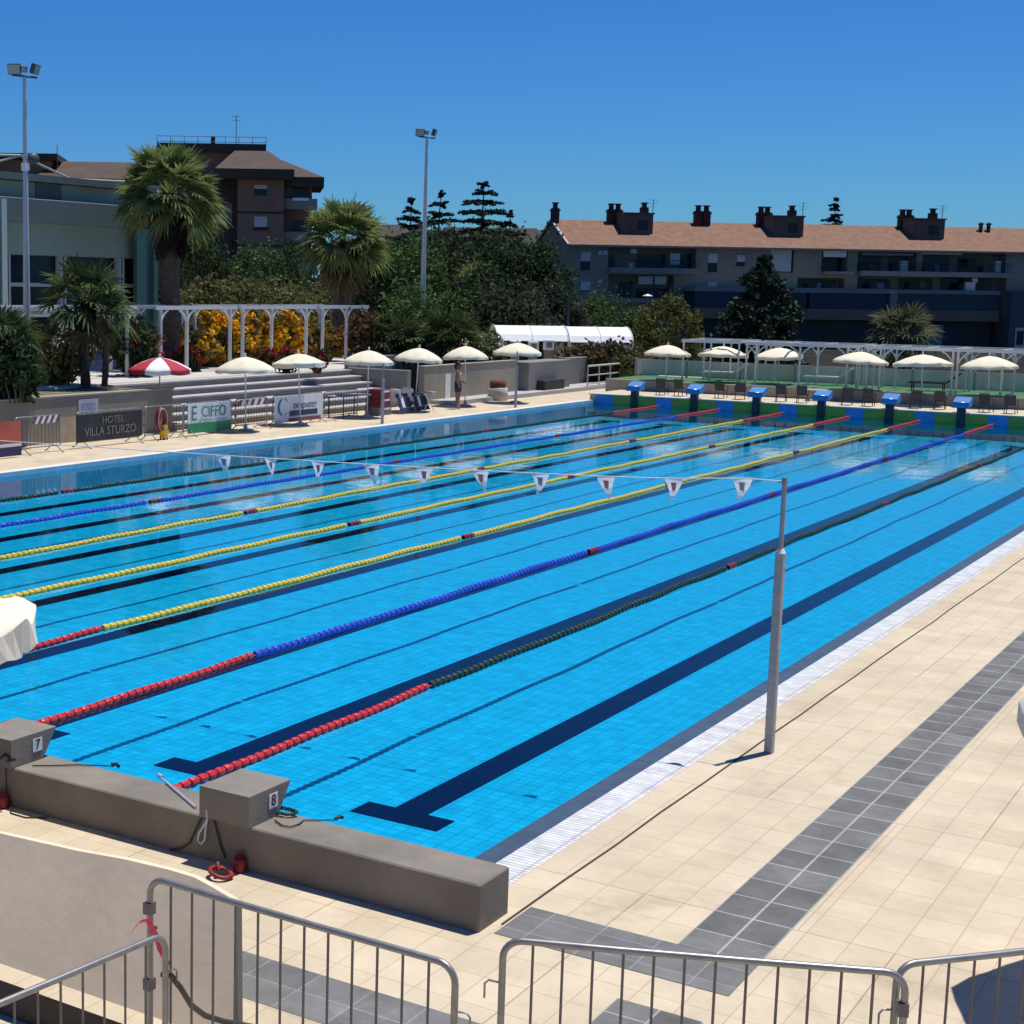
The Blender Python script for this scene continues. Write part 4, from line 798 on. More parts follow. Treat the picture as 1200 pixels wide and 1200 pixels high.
for i in range(len(xs)-1):
    for j in range(len(zs)-1):
        cx, cz = (xs[i]+xs[i+1])/2, (zs[j]+zs[j+1])/2
        if any(o[0] < cx < o[1] and o[2] < cz < o[3] for o in OP): continue
        g.add([(xs[i], 0, zs[j]), (xs[i+1], 0, zs[j]), (xs[i+1], 0, zs[j+1]), (xs[i], 0, zs[j+1])], [(0, 1, 2, 3)])
for o in OP:
    a, b, c, d = o; y = 1.3
    g.add([(a, 0, c), (b, 0, c), (b, y, c), (a, y, c), (a, 0, d), (b, 0, d), (b, y, d), (a, y, d)], [(3, 2, 1, 0), (4, 5, 6, 7), (0, 4, 7, 3), (1, 2, 6, 5), (2, 3, 7, 6)], 0)
g.add([(0, 0, 0), (0, D, 0), (0, D, ze), (0, D/2, zr), (0, 0, ze)], [(0, 4, 3, 2, 1)])
g.add([(L, 0, 0), (L, D, 0), (L, D, ze), (L, D/2, zr), (L, 0, ze)], [(0, 1, 2, 3, 4)]); g.add([(0, D, 0), (L, D, 0), (L, D, ze), (0, D, ze)], [(3, 2, 1, 0)])
g.build('wall', m_apt, t)
g = MB(); oh = .55
g.add([(-.25, -oh, ze-.18), (L+.2, -oh, ze-.18), (L+.2, D/2, zr+.08), (-.25, D/2, zr+.08), (-.25, -oh, ze-.36), (L+.2, -oh, ze-.36), (L+.2, D/2, zr-.1), (-.25, D/2, zr-.1)], [(0, 1, 2, 3), (7, 6, 5, 4), (0, 4, 5, 1), (0, 3, 7, 4)])
g.add([(-.25, D+oh, ze-.18), (L+.2, D+oh, ze-.18), (L+.2, D/2, zr+.08), (-.25, D/2, zr+.08)], [(3, 2, 1, 0)])
rf = g.build('roof', m_rt, t)
g = MB(); g.tube([(-.27, -oh, ze-.2), (-.27, D/2, zr+.08), (-.27, D+oh, ze-.2)], .12, 5); g.build('gable_trim', mat('pale trim', (.5, .48, .44), .7), rf)
g = MB(); g.box(-.2, L, -oh-.07, -oh-.002, ze-.38, ze-.2); g.build('gutter', m_slab, rf)
def chim(u, dy, w, h, parent=rf, vb=None):
    x = fx(u, 262, dy)[0]; zb = ze+(zr-ze)*min(1, dy/(D/2))-.3
    g = MB(); g.bbox(x-w/2, x+w/2, dy-w/2, dy+w/2, zb, zb+h, .03); g.box(x-w/2-.08, x+w/2+.08, dy-w/2-.08, dy+w/2+.08, zb+h-.28, zb+h-.16)
    g.bbox(x-w*.28, x+w*.28, dy-w*.28, dy+w*.28, zb+h+.002, zb+h+.45, .02); g.box(x-w*.4, x+w*.4, dy-w*.4, dy+w*.4, zb+h+.454, zb+h+.55); g.build('chimney', m_chim, parent)
for u in (650, 715.5, 723.5, 817.5, 827, 891, 898.5, 1057, 1064.5): chim(u, D/2-.6, .72, 1.7)
def dorm(u0, u1, uc):
    a = fx(u0, 262, 3.)[0]; b = fx(u1, 262, 3.)[0]; z0 = ze+.9; g = MB(); g.bbox(a, b, 2.4, 5.6, z0, z0+2.0, .03); g.box(a-.1, b+.1, 2.3, 5.7, z0+2.002, z0+2.15); g.build('roof_room', mat('roof room render', (.12, .085, .068), .85, .15, .8), rf)
    m = (a*.35+b*.65); g = MB(); g.box(m-.5, m+.5, 2.36, 2.399, z0+.5, z0+1.4); g.build('roof_window', m_gl, rf)
    x = fx(uc, 262, 4.)[0]; g = MB(); g.bbox(x-.36, x+.36, 3.6, 4.3, z0+2.152, z0+2.75, .03); g.bbox(x-.2, x+.2, 3.75, 4.15, z0+2.754, z0+3.1, .02); g.box(x-.3, x+.3, 3.65, 4.25, z0+3.104, z0+3.2); g.build('chimney', m_chim, rf)
dorm(729, 763, 754); dorm(903, 939, 927); dorm(1068, 1104, 1092)
for u in (764.5, 940, 1103.5):
    x = fx(u, 262, 3.)[0]; g = MB(); g.tube([(x, 3, ze+1), (x, 3, ze+4.4)], .035, 5)
    for k in range(3): g.tube([(x-.5+.1*k, 3, ze+4.3-.3*k), (x+.5-.1*k, 3, ze+4.3-.3*k)], .02, 4)
    g.build('aerial', m_slab, rf)
for x in (fx(1148, 268, 5)[0], fx(1157, 268, 5)[0]): g = MB(); g.lathe([(.2, 0), (.2, .6), (.35, .7), (.001, .9)], 8, (x, 4.8, zr-.3)); g.build('vent', m_dk, rf)
def aptwin(u0, v0, u1, v1, frac=.55, m=None):
    a, b, c, d = rect(u0, v0, u1, v1); g = MB(); g.box(a, b, -.03, -.002, c, c+(d-c)*(1-frac)); w_o = g.build('window', m_gl, t)
    g = MB(); g.box(a, b, -.07, -.004, c+(d-c)*(1-frac)+.002, d); g.build('shutter', m or m_shut, w_o)
    g = MB(); g.box(a-.1, b+.1, -.12, -.004, c-.12, c-.002); g.build('sill', m_slab, w_o)
for q in ((680, 295, 692, 317, .5), (680, 330, 692, 342, .85), (829, 297, 841, 319, .5), (829, 331, 840, 342, .8), (863, 299, 873, 312, .6)): aptwin(*q)
# panels, doors and awnings inside the loggias, set back
def inset(u0, v0, u1, v1, m, nm, y=1.2, th=.08):
    a, b, c, d = rect(u0, v0, u1, v1); g = MB(); g.box(a, b, y-th, y, c, d); return g.build(nm, m, t)
for q in ((715, 299, 725, 317), (752, 298, 784, 317), (800, 298, 815, 317), (730, 330, 746, 352), (750, 338, 788, 352), (966, 303, 992, 320), (1010, 300, 1040, 319), (1048, 300, 1070, 319), (1084, 300, 1120, 320), (1130, 302, 1160, 320), (1008, 327, 1050, 341), (1060, 327, 1100, 341), (1110, 326, 1170, 341), (940, 328, 985, 341)): inset(*q, m_gl, 'balcony_door')
for q in ((748, 324, 765, 333, m_shut), (767, 324, 781, 333, m_shut), (902, 291, 928, 318, m_shut), (965, 293, 992, 301, mat('pale awning', (.80, .80, .78), .7)), (1080, 294, 1128, 298, m_shut), (1010, 297, 1070, 299, m_slab), (785, 297, 797, 310, m_shut)): inset(*q, 'awning', y=.05)
for (u0, v0, u1, v1) in ((712, 315, 816, 320), (712, 350, 794, 354), (1004, 320, 1180, 323), (962, 318.5, 996, 321)):
    a, b, c, d = rect(u0, v0, u1, v1); g = MB(); g.box(a, b, -.9, -.003, c, d); g.build('balcony_slab', m_slab, t)
for (u0, v0, u1, v1) in ((712, 306, 816, 315), (712, 342, 794, 350), (1004, 310, 1180, 320)):
    a, b, c, d = rect(u0, v0, u1, v1); g = MB(); k = a
    while k < b: g.box(k, k+.03, -.88, -.85, c, d); k += .28
    g.box(a, b, -.9, -.83, d, d+.06); g.build('balcony_railing', m_navyb, t)
# projecting lower storey with long navy terraces
def proj_(u0, v0, u1, v1, y0, m, nm): a, b, c, d = rect(u0, v0, u1, v1); g = MB(); g.box(a, b, y0, -.004, c, d); return g.build(nm, m, t)
proj_(800, 364, 1150, 372, -3.2, m_brwn, 'fascia'); proj_(800, 341, 930, 360, -3.0, m_navyb, 'terrace_panel'); proj_(932, 343, 1022, 361, -3.0, m_navyb, 'terrace_panel'); proj_(1034, 344, 1151, 366, -3.0, mat('blue grey balcony panel', (.035, .045, .055), .6, .1, .5), 'terrace_panel')
proj_(800, 338.6, 1026, 341, -3.1, m_slab, 'terrace_rail'); proj_(1028, 340.8, 1152, 343.6, -3.1, m_slab, 'terrace_rail'); proj_(1023, 344, 1033, 373, -3.3, m_slab, 'pier'); proj_(1152, 342, 1260, 420, -4.2, mat('dark grey annex', (.085, .085, .09), .85, .1, .3), 'annex')
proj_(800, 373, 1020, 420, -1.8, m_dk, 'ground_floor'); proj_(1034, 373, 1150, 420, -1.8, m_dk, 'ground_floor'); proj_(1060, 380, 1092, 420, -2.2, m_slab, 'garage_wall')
a, b, c, d = rect(1160, 383, 1183, 408); g = MB(); g.box(a, b, -4.26, -4.203, c, d); w_o = g.build('window', m_shut, t); g = MB(); g.box(a+.15, (a+b)/2-.1, -4.3, -4.262, c+.5, d-.3); g.build('pane', m_gl, w_o)
for (u0, v0, u1, v1) in ((868, 376, 892, 400), (955, 378, 985, 402), (1120, 384, 1132, 405)):
    a, b, c, d = rect(u0, v0, u1, v1); g = MB(); g.box(a, b, -1.86, -1.803, c, d); g.build('garage_door', m_gl if u0 > 900 else m_slab, t)
for q, c in (((735, 308, 741, 316), 0), ((757, 341, 763, 351), 1), ((1015, 309, 1021, 320), 2), ((1052, 306, 1061, 319), 0), ((1092, 310, 1098, 320), 1), ((1140, 303, 1150, 312), 2), ((1163, 306, 1170, 319), 0), ((1025, 332, 1033, 341), 1), ((1075, 330, 1081, 341), 2), ((1128, 331, 1140, 341), 0), ((955, 332, 960, 341), 1), ((972, 334, 980, 341), 2)): inset(*q, [m_shut, mat('laundry blue', (.10, .14, .22), .9), mat('potted plant', (.05, .08, .03), .9)][c], 'balcony_clutter', y=-.2 if q[1] > 302 else .4, th=.3)
for u0, u1, v in ((700, 705, 294), (706, 711, 294), (738, 745, 292), (700, 705, 327), (1138, 1144, 326)):
    a, b, c, d = rect(u0, v, u1, v+5); g = MB(); g.box(a, b, -.3, -.003, c, d); g.build('air_conditioner', m_shut, t)

# ================================================================== LEFT BRICK APARTMENT BLOCK
m_brick = mat('brown brick', (.24, .14, .095), .9, .15, .5); m_brroof = mat('brown roof tiles', (.085, .056, .04), .9, .18, .5, bump=.3, bscale=4); m_eave = mat('dark eave', (.045, .037, .031), .9, .1, .4)
DB = 150.; ob = at(305, 400, DB); hb = .623; bx_ = np.array([math.cos(hb), math.sin(hb)])
t = thing('apartment_block', 'brown brick apartment block with wide hipped roofs behind the big palm', 'building', (ob[0], ob[1], -.7), hb)
def lb(u, v, dy=0.):
    o = np.array([ob[0], ob[1], 0])+np.array([-bx_[1], bx_[0], 0])*dy; n3 = np.array([-bx_[1], bx_[0], 0]); r = ray(u, v); k = (o-CP).dot(n3)/r.dot(n3); q = CP+r*k
    return (q[:2]-ob[:2]).dot(bx_), q[2]+.7
def lr(u0, v0, u1, v1, dy=0.): a = lb(u0, v1, dy); b = lb(u1, v0, dy); return a[0], b[0], a[1], b[1]
a, b, c, d = lr(277, 205, 333, 400); g = MB(); g.box(a, b, 0, 9, 0, d); g.build('tower', m_brick, t)
for v in (249, 288):
    z = lb(300, v)[1]; g = MB(); g.box(a-.02, b+.02, -.06, -.002, z-.1, z+.1); g.build('string_course', m_eave, t)
a2, b2, c2, d2 = lr(334, 208, 366, 400, 2.5); g = MB(); g.box(b+.002, b2, 2.5, 9, 0, d2); g.build('wing', m_brick, t)
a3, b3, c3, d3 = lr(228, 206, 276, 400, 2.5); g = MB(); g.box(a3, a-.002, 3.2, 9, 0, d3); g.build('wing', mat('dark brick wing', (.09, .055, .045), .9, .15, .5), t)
a4, b4, c4, d4 = lr(20, 214, 227, 400, 3.5); g = MB(); g.box(a4, a3-.002, 3.5, 14, 0, d4); g.build('wing', m_brick, t)
for v0, v1 in ((217, 229), (254, 266), (292, 304)):
    p0, p1, q0, q1 = lr(298, v0, 313, v1); g = MB(); g.box(p0, p1, -.05, -.002, q0, q1)
    if v0 == 217: w_o = g.build('window', m_gl, t); g = MB(); g.box(p0, p1, -.09, -.052, q1-.35, q1); g.build('shutter', m_shut, w_o)
    else: w_o = g.build('window', m_shut, t); g = MB(); g.box(p0-.12, p1+.12, -.14, -.002, q0-.3, q0-.002); g.build('sill', m_eave, w_o)
for v in (233, 272, 308):
    p0, p1, q0, q1 = lr(332, v, 372, v+12, .8); g = MB(); g.box(b+.01, p1, .8, 2.49, q0, q0+.2); g.box(b+.01, p1, .8, .95, q0+.2, q1); g.build('balcony', m_slab, t)
    p0, p1, q0, q1 = lr(342, v-14, 362, v-1, 2.4); g = MB(); g.box(p0, p1, 2.44, 2.498, q0, q1); g.build('balcony_door', m_gl, t)
p0, p1, q0, q1 = lr(343, 232, 362, 235, .5); g = MB(); g.box(p0, p1, .5, 2.4, q0, q1); g.build('awning', m_white, t)
for v in (240, 276): p0, p1, q0, q1 = lr(236, v, 272, v+22, 3.1); g = MB(); g.box(p0, p1, 3.0, 3.19, q0, q1); g.build('balcony', m_slab if v == 240 else m_navyb, t)
p0, p1, q0, q1 = lr(214, 252, 229, 276, 2.0); g = MB(); g.box(p0, p1, 2.0, 3.4, q0, q1); g.build('stair_block', m_shut, t)
def hip(u0, u1, ve, uc0, uc1, vr, dy0, dy1, nm='roof'):
    xa, ze_ = lb(u0, ve, dy0); xb, _ = lb(u1, ve, dy0); ym = (dy0+dy1)/2; xc, zc = lb(uc0, vr, ym); xd, _ = lb(uc1, vr, ym)
    g = MB(); g.add([(xa, dy0, ze_), (xb, dy0, ze_), (xb, dy1, ze_), (xa, dy1, ze_), (xc, ym, zc), (xd, ym, zc)], [(0, 1, 5, 4), (1, 2, 5), (2, 3, 4, 5), (3, 0, 4)])
    o = g.build(nm, m_brroof, t); g = MB(); g.box(xa, xb, dy0, dy1, ze_-.9, ze_-.01); g.build('eave', m_eave, o); return o
hip(252, 345, 197, 275, 315, 176.5, -1.4, 10); hip(268, 380, 206, 300, 330, 187, 1.0, 10.5); hip(38, 240, 208, 70, 225, 189, 2.0, 14.5)
p0, p1, q0, q1 = lr(184, 169, 312, 177, 5.5); g = MB(); g.box(p0, p1, 5.5, 12, q0, q1); sl_ = g.build('penthouse_slab', m_eave, t)
p0, p1, q0, q1 = lr(192, 177, 306, 190, 6.2); g = MB(); g.box(p0, p1, 6.2, 11.5, q0-2, q1-.002); g.build('penthouse', m_brick, t)
p0, p1, q0, q1 = lr(184, 161, 312, 169, 5.6); g = MB()
for z in (q0+.3, q1): g.tube([(p0, 5.6, z), (p1, 5.6, z)], .04, 4)
for i in range(9): g.tube([(p0+(p1-p0)*i/8, 5.6, q0), (p0+(p1-p0)*i/8, 5.6, q1)], .035, 4)
g.build('railing', m_slab, sl_)
p0, p1, q0, q1 = lr(247, 160, 252, 169, 7); g = MB(); g.box(p0, p1, 7, 7.6, q0, q1); g.build('chimney', m_eave, sl_)
x, zt = lb(277, 135, 7); _, zl_ = lb(277, 169, 7); g = MB(); g.tube([(x, 7, zl_), (x, 7, zt)], .04, 5); g.tube([(x-.5, 7, zt-.1), (x+.5, 7, zt-.1)], .03, 4); g.tube([(x-.4, 7, zt-.5), (x+.4, 7, zt-.5)], .03, 4); g.build('aerial', m_slab, sl_)
p0, p1, q0, q1 = lr(-30, 180, 67, 186, 4); g = MB(); g.box(p0, p1, 4, 12, q0, q1); s2 = g.build('penthouse_slab', m_eave, t); p0, p1, q0, q1 = lr(-25, 186, 60, 206, 5); g = MB(); g.box(p0, p1, 5, 11, q0-2, q1-.002); g.build('penthouse', m_brick, t)
x, zt = lb(67, 170, 4.5); g = MB(); g.tube([(x, 4.5, zt-2.2), (x, 4.5, zt)], .04, 5); g.tube([(x-.9, 4.5, zt-.9), (x+.2, 4.5, zt-.9)], .03, 4); g.build('aerial', m_slab, s2)

# distant brown roofs between the two blocks
for (u0, u1, vr, ve, d, lab) in ((436, 500, 266, 281, 175, 'low house with brown roof behind the left palms'), (505, 640, 268, 290, 180, 'dark low house roof behind the cedars')):
    p = at((u0+u1)/2, 340, d); w = (u1-u0)*d/1850/2; r_ = .6
    t = thing('house', lab, 'house', (p[0], p[1], -.7), r_, 'distant houses'); ze_ = 4.57+.7+(339-ve)*d/1850; zr_ = 4.57+.7+(339-vr)*d/1850
    g = MB(); g.box(-w*.95, w*.95, -3.5, 3.5, 0, ze_); g.build('wall', m_brick, t); g = MB(); g.add([(-w, -4, ze_), (w, -4, ze_), (w, 4, ze_), (-w, 4, ze_), (-w*.7, 0, zr_), (w*.8, 0, zr_)], [(0, 1, 5, 4), (1, 2, 5), (2, 3, 4, 5), (3, 0, 4)]); g.build('roof', m_eave, t)

# ================================================================== VEGETATION
def leafm(name, col, isl=.45, tr=.25): return mat(name, col, .8, island=isl, trans=tr, spec=.08)
m_bark = mat('grey brown bark', (.10, .075, .055), .95, .3, 5, bump=.5, bscale=12); m_pbark = mat('palm trunk', (.075, .056, .044), .95, .35, 6, bump=.8, bscale=9); m_dbark = mat('shaggy dark palm trunk', (.028, .02, .015), .95, .4, 6, bump=1, bscale=8)
def cards(b, C, size, mi=0, flat=.0, asp=1.9, up=None):
    n = len(C); d = rng.normal(size=(n, 3)); d /= np.linalg.norm(d, axis=1)[:, None]; d[:, 2] *= (1-flat); 
    e = rng.normal(size=(n, 3)); e[:, 2] *= (1-flat); e -= d*(e*d).sum(1)[:, None]/np.maximum((d*d).sum(1)[:, None], 1e-6); e /= np.maximum(np.linalg.norm(e, axis=1)[:, None], 1e-6); d /= np.maximum(np.linalg.norm(d, axis=1)[:, None], 1e-6)
    s_ = size*rng.uniform(.6, 1.4, n)[:, None]; a = d*s_*asp*.5; w = e*s_*.5
    b.quads(np.stack([C-a, C-w*.9, C+a, C+w*.9], 1), mi)
def blob(n, c, r, clumps, spread=.22, shell=.55):
    k = rng.normal(size=(clumps, 3)); k /= np.linalg.norm(k, axis=1)[:, None]; k *= (shell+(1-shell)*rng.random((clumps, 1)))
    i = rng.integers(0, clumps, n); p = k[i]+rng.normal(size=(n, 3))*spread*rng.uniform(.6, 1.2, clumps)[i][:, None]
    return np.array(c)+p*np.array(r)
def limb(b, a, c, r0, r1, n=6):
    a = Vector(a); c = Vector(c); pts = [a+(c-a)*(i/n)+Vector((random.uniform(-1, 1), random.uniform(-1, 1), 0))*(c-a).length*.035*math.sin(math.pi*i/n) for i in range(n+1)]
    b.tube(pts, [r0+(r1-r0)*i/n for i in range(n+1)], 7)
def tree(loc, h, rx, rz_, label, m, n=2600, size=.3, clumps=28, trunk=.16, name='tree', cat='tree', group=None, th=.45, extra=None, spread=.22):
    t = thing(name, label, cat, loc, group=group)
    g = MB(); limb(g, (0, 0, 0), (0, 0, h*th), trunk, trunk*.7)
    for k in range(6):
        a = k*1.05+random.random(); limb(g, (0, 0, h*th*random.uniform(.7, 1)), (rx*.6*math.cos(a), rx*.6*math.sin(a), h-rz_*random.uniform(.6, 1.3)), trunk*.5, trunk*.12)
    g.build('trunk', m_bark, t)
    g = MB(); c = (0, 0, h-rz_); cards(g, blob(n, c, (rx, rx, rz_), clumps, spread), size)
    if extra: cards(g, blob(n//12, c, (rx, rx, rz_), 30, .1, .9), size*.8, 1)
    g.build('crown', [m]+([extra] if extra else []), t); return t
def shrub(loc, rx, ry, h, label, m, n=1600, size=.16, clumps=30, rz=0., name='shrub', group=None, extra=None, ne=0, esize=.12, cat='shrub', spread=.2, shell=.45):
    t = thing(name, label, cat, loc, rz, group)
    g = MB()
    for k in range(9): a = k*.7; limb(g, (rx*.25*math.cos(a), ry*.25*math.sin(a), 0), (rx*.75*math.cos(a), ry*.75*math.sin(a), h*random.uniform(.5, .9)), .035, .01, 4)
    g.build('stems', m_bark, t)
    g = MB(); p = blob(n, (0, 0, h*.5), (rx, ry, h*.5), clumps, spread, shell); p[:, 2] = np.clip(p[:, 2], .03, None); cards(g, p, size)
    if extra: p = blob(ne, (0, 0, h*.55), (rx, ry, h*.47), clumps*2, .10, .85); p[:, 2] = np.clip(p[:, 2], .05, None); cards(g, p, esize, 1, asp=1.2)
    g.build('foliage', [m]+([extra] if extra else []), t); return t
lf_pal = leafm('fan palm leaf', (.15, .185, .062), .5, .35); lf_palD = leafm('dark palm leaf', (.062, .088, .032), .5, .2); lf_dead = leafm('dry palm leaf', (.15, .115, .06), .4, .2); lf_dk = leafm('dark evergreen leaf', (.040, .064, .026), .5); lf_mid = leafm('mid green leaf', (.075, .12, .035), .5); lf_ol = leafm('olive leaf', (.13, .13, .047), .45); lf_ced = leafm('cedar needles', (.028, .046, .030), .5, .1); lf_brn = leafm('reddish leaf', (.11, .075, .04), .5)
fl_or = leafm('orange blossom', (.66, .34, .02), .35, .2); fl_red = leafm('red blossom', (.30, .02, .015), .4, .2); fl_pk = leafm('pale blossom', (.50, .40, .28), .4, .2)

def fan_leaf(b, o, az, el, lp, ls, mi=0, nseg=15, droop=.35):
    d = Vector((math.cos(az)*math.cos(el), math.sin(az)*math.cos(el), math.sin(el))); side = Vector((-math.sin(az), math.cos(az), 0)); upv = side.cross(d)*-1
    if upv.z < 0: upv = -upv
    tw = random.uniform(-.75, .75); side, upv = side*math.cos(tw)+upv*math.sin(tw), upv*math.cos(tw)-side*math.sin(tw)
    o = Vector(o); pts = [o+d*lp*f-Vector((0, 0, droop*.35*lp*f*f)) for f in (0, .5, 1)]
    for i in range(2): w = .025*(1.3-i*.4); b.add([pts[i]-side*w, pts[i]+side*w, pts[i+1]+side*w*.8, pts[i+1]-side*w*.8], [(0, 1, 2, 3)], mi)
    hub = pts[2]; d2 = (pts[2]-pts[1]).normalized()
    for k in range(nseg):
        a = -1.9+3.8*k/(nseg-1); l = ls*(.72+.28*math.cos(a*.7))*random.uniform(.85, 1.1); dr = d2*math.cos(a)+side*math.sin(a)+upv*.12*abs(math.sin(a))
        perp = d2*-math.sin(a)+side*math.cos(a); w0 = ls*.022; w1 = ls*.055
        p1 = hub+dr*l*.55-Vector((0, 0, droop*.12*l)); p2 = hub+dr*l-Vector((0, 0, droop*random.uniform(.35, .9)*l))
        b.add([hub-perp*w0, hub+perp*w0, p1+perp*w1, p1-perp*w1, p2+perp*.006, p2-perp*.006], [(0, 1, 2, 3), (3, 2, 4, 5)], mi)
def fan_palm(loc, h, label, rad=2.0, nl=55, tr=.3, mats=None, skirt=0, shag=0., seg=15, flow=0, group='fan palms', lo=96):
    t = thing('fan_palm', label, 'palm tree', loc, random.random()*6, group); mats = mats or [lf_pal, lf_dead]
    g = MB(); k = 14; g.tube([(math.sin(i*.5)*.03, math.cos(i*.4)*.03, h*i/k) for i in range(k+1)], [tr*(1.15-.3*i/k)*random.uniform(.94, 1.06) for i in range(k+1)], 12)
    for i in range(int(h*9)):                           # leaf scars
        z = h*random.random()*.98; a = random.uniform(0, 6.28); rr = tr*1.03*(1.15-.3*z/h); c = Vector((rr*math.cos(a), rr*math.sin(a), z)); s_ = Vector((-math.sin(a), math.cos(a), 0))*tr*.35
        g.add([c-s_, c+s_, c+s_*.4+Vector((math.cos(a)*.05, math.sin(a)*.05, .13)), c-s_*.4+Vector((math.cos(a)*.05, math.sin(a)*.05, .13))], [(0, 1, 2, 3)])
    g.build('trunk', m_pbark, t)
    if shag:
        g = MB(); 
        for i in range(520):
            z = h-shag*random.random()**.8; a = random.uniform(0, 6.28); rr = tr*(1.0+.35*math.sin(math.pi*(h-z)/shag)); c = Vector((rr*math.cos(a), rr*math.sin(a), z)); s_ = Vector((-math.sin(a), math.cos(a), 0))*.09; o_ = Vector((math.cos(a), math.sin(a), 0))
            g.add([c-s_, c+s_, c+s_*.3+o_*.16+Vector((0, 0, random.choice((-.3, .28)))), c-s_*.3+o_*.16+Vector((0, 0, .2))], [(0, 1, 2, 3)])
        g.tube([(0, 0, h-shag), (0, 0, h-shag*.5), (0, 0, h)], [tr*.95, tr*1.22, tr*.9], 10); g.build('leaf_base_collar', m_dbark, t)
    g = MB(); ga = 2.39996
    for i in range(nl):
        f = (i+.5)/nl; el = R(74)-R(lo)*f**.9+random.uniform(-.14, .14)
        fan_leaf(g, (.08*math.cos(i*ga), .08*math.sin(i*ga), h+.12*(1-f)), i*ga+random.uniform(-.2, .2), el, rad*random.uniform(.46, .66), rad*random.uniform(.44, .60), 0, seg, .18+.42*f)
    for i in range(skirt): fan_leaf(g, (0, 0, h-.1-.2*random.random()), i*ga, R(random.uniform(-75, -45)), rad*.42, rad*.5, 1, 11, .6)
    if flow:
        for i in range(flow): a = i*ga; cards(g, np.array([[math.cos(a)*.5+q*.1*math.cos(a), math.sin(a)*.5+q*.1*math.sin(a), h+.12*math.sin(q)] for q in range(7)]), .13, 2)
    g.build('crown', mats, t); return t
p = at(199, 425, 60); fan_palm((p[0], p[1], 1.4), 6.45, 'tall fan palm with thick dark trunk rising beside the green clubhouse', 2.12, 58, .37, [lf_pal, lf_dead, fl_pk], 0, 2.2, 23, 9)
p = at(400, 420, 75); fan_palm((p[0], p[1], 1.4), 5.25, 'bushy fan palm in front of the dark trees right of the brick block', 2.2, 60, .45, [lf_pal, lf_dead, fl_pk], 26, 1.5, 21, 8)
fan_palm((-27.1, 26.3, 1.35), 2.55, 'small dark palm on the planting bed above the retaining wall', 1.5, 40, .14, [lf_palD, lf_dead], 8, .6, 13)
p = at(123, 430, 49); fan_palm((p[0], p[1], 1.4), 2.3, 'slender pale trunk palm beside the entrance steps', .75, 26, .09, [lf_palD, lf_dead], 10, 0, 11)
p = at(462, 410, 66); fan_palm((p[0], p[1], .6), 1.7, 'low dark palm left of the floodlight mast', 1.5, 60, .3, [lf_palD, lf_dead], 0, .8, 13)
p = at(527, 410, 66); fan_palm((p[0], p[1], .6), 1.7, 'low dark palm right of the floodlight mast', 1.55, 60, .3, [lf_palD, lf_dead], 0, .8, 13)
p = at(560, 360, 100); fan_palm((p[0], p[1], -.5), 5.4, 'small bright palm in the dark tree belt', 1.7, 40, .2, [lf_pal, lf_dead], 4, 0, 11)
p = at(1057, 400, 92); fan_palm((p[0], p[1], -.5), 2.7, 'palm crown above the white frames before the long apartment block', 2.1, 48, .25, [leafm('pale palm leaf', (.10, .115, .055), .5, .3), lf_dead], 6, 0, 13)
p = at(6, 445, 44); fan_palm((p[0], p[1], 1.35), 1.55, 'dark bushy palm at left photo edge beside the mast base', 1.1, 50, .3, [lf_palD, lf_dead], 10, .8, 13)
p = at(16, 445, 43); shrub((p[0], p[1], 1.33), .75, .75, 1.6, 'dark hedge bush at the foot of the left mast', lf_dk, 1800, .14)
p = at(60, 420, 50); shrub((p[0], p[1], 1.4), 1.2, 1.0, 1.7, 'olive brown shrub behind the pergola left of the steps', lf_ol, 1500, .15, extra=lf_brn, ne=300)
p = at(160, 420, 55); shrub((p[0], p[1], 1.4), 1.0, .9, 1.9, 'dark shrub with red blossoms between the pergola and clubhouse', lf_dk, 1500, .15, extra=fl_red, ne=160)
# orange flowering hedge in individual bushes
for i, (u, w, hh) in enumerate(((222, .9, 1.9), (246, 1.1, 2.2), (272, 1.1, 2.3), (300, 1.15, 2.4), (328, 1.1, 2.3), (354, 1.0, 1.9), (381, .95, 1.5))):
    p = at(u, 420, 61+i*1.2); shrub((p[0], p[1], 1.4), w, .8, hh*.93, 'orange flowering bush, %s from the big palm along the pergola' % ['first', 'second', 'third', 'fourth', 'fifth', 'sixth', 'last'][i], lf_ol, 700, .16, 26, .9, 'flowering_bush', 'orange flowering bushes', extra=fl_or if i < 5 else leafm('yellow green blossom', (.30, .19, .03), .4, .2), ne=2600, esize=.14)
for i, (u, v) in enumerate(((214, 412), (228, 395), (312, 423), (336, 400), (372, 425))):
    p = at(u, v+8, 58.5); shrub((p[0], p[1], 1.4), .4, .4, .9, ['small red blossom bush at the left end of orange hedge', 'red blossom bush just right of the big palm trunk', 'small red blossom bush at the foot of orange hedge', 'red blossom bush in the middle of orange hedge', 'small red blossom bush at the right end of orange hedge'][i], lf_dk, 260, .12, 12, 0, 'flowering_bush', 'red flowering bushes', extra=fl_red, ne=220, esize=.12)
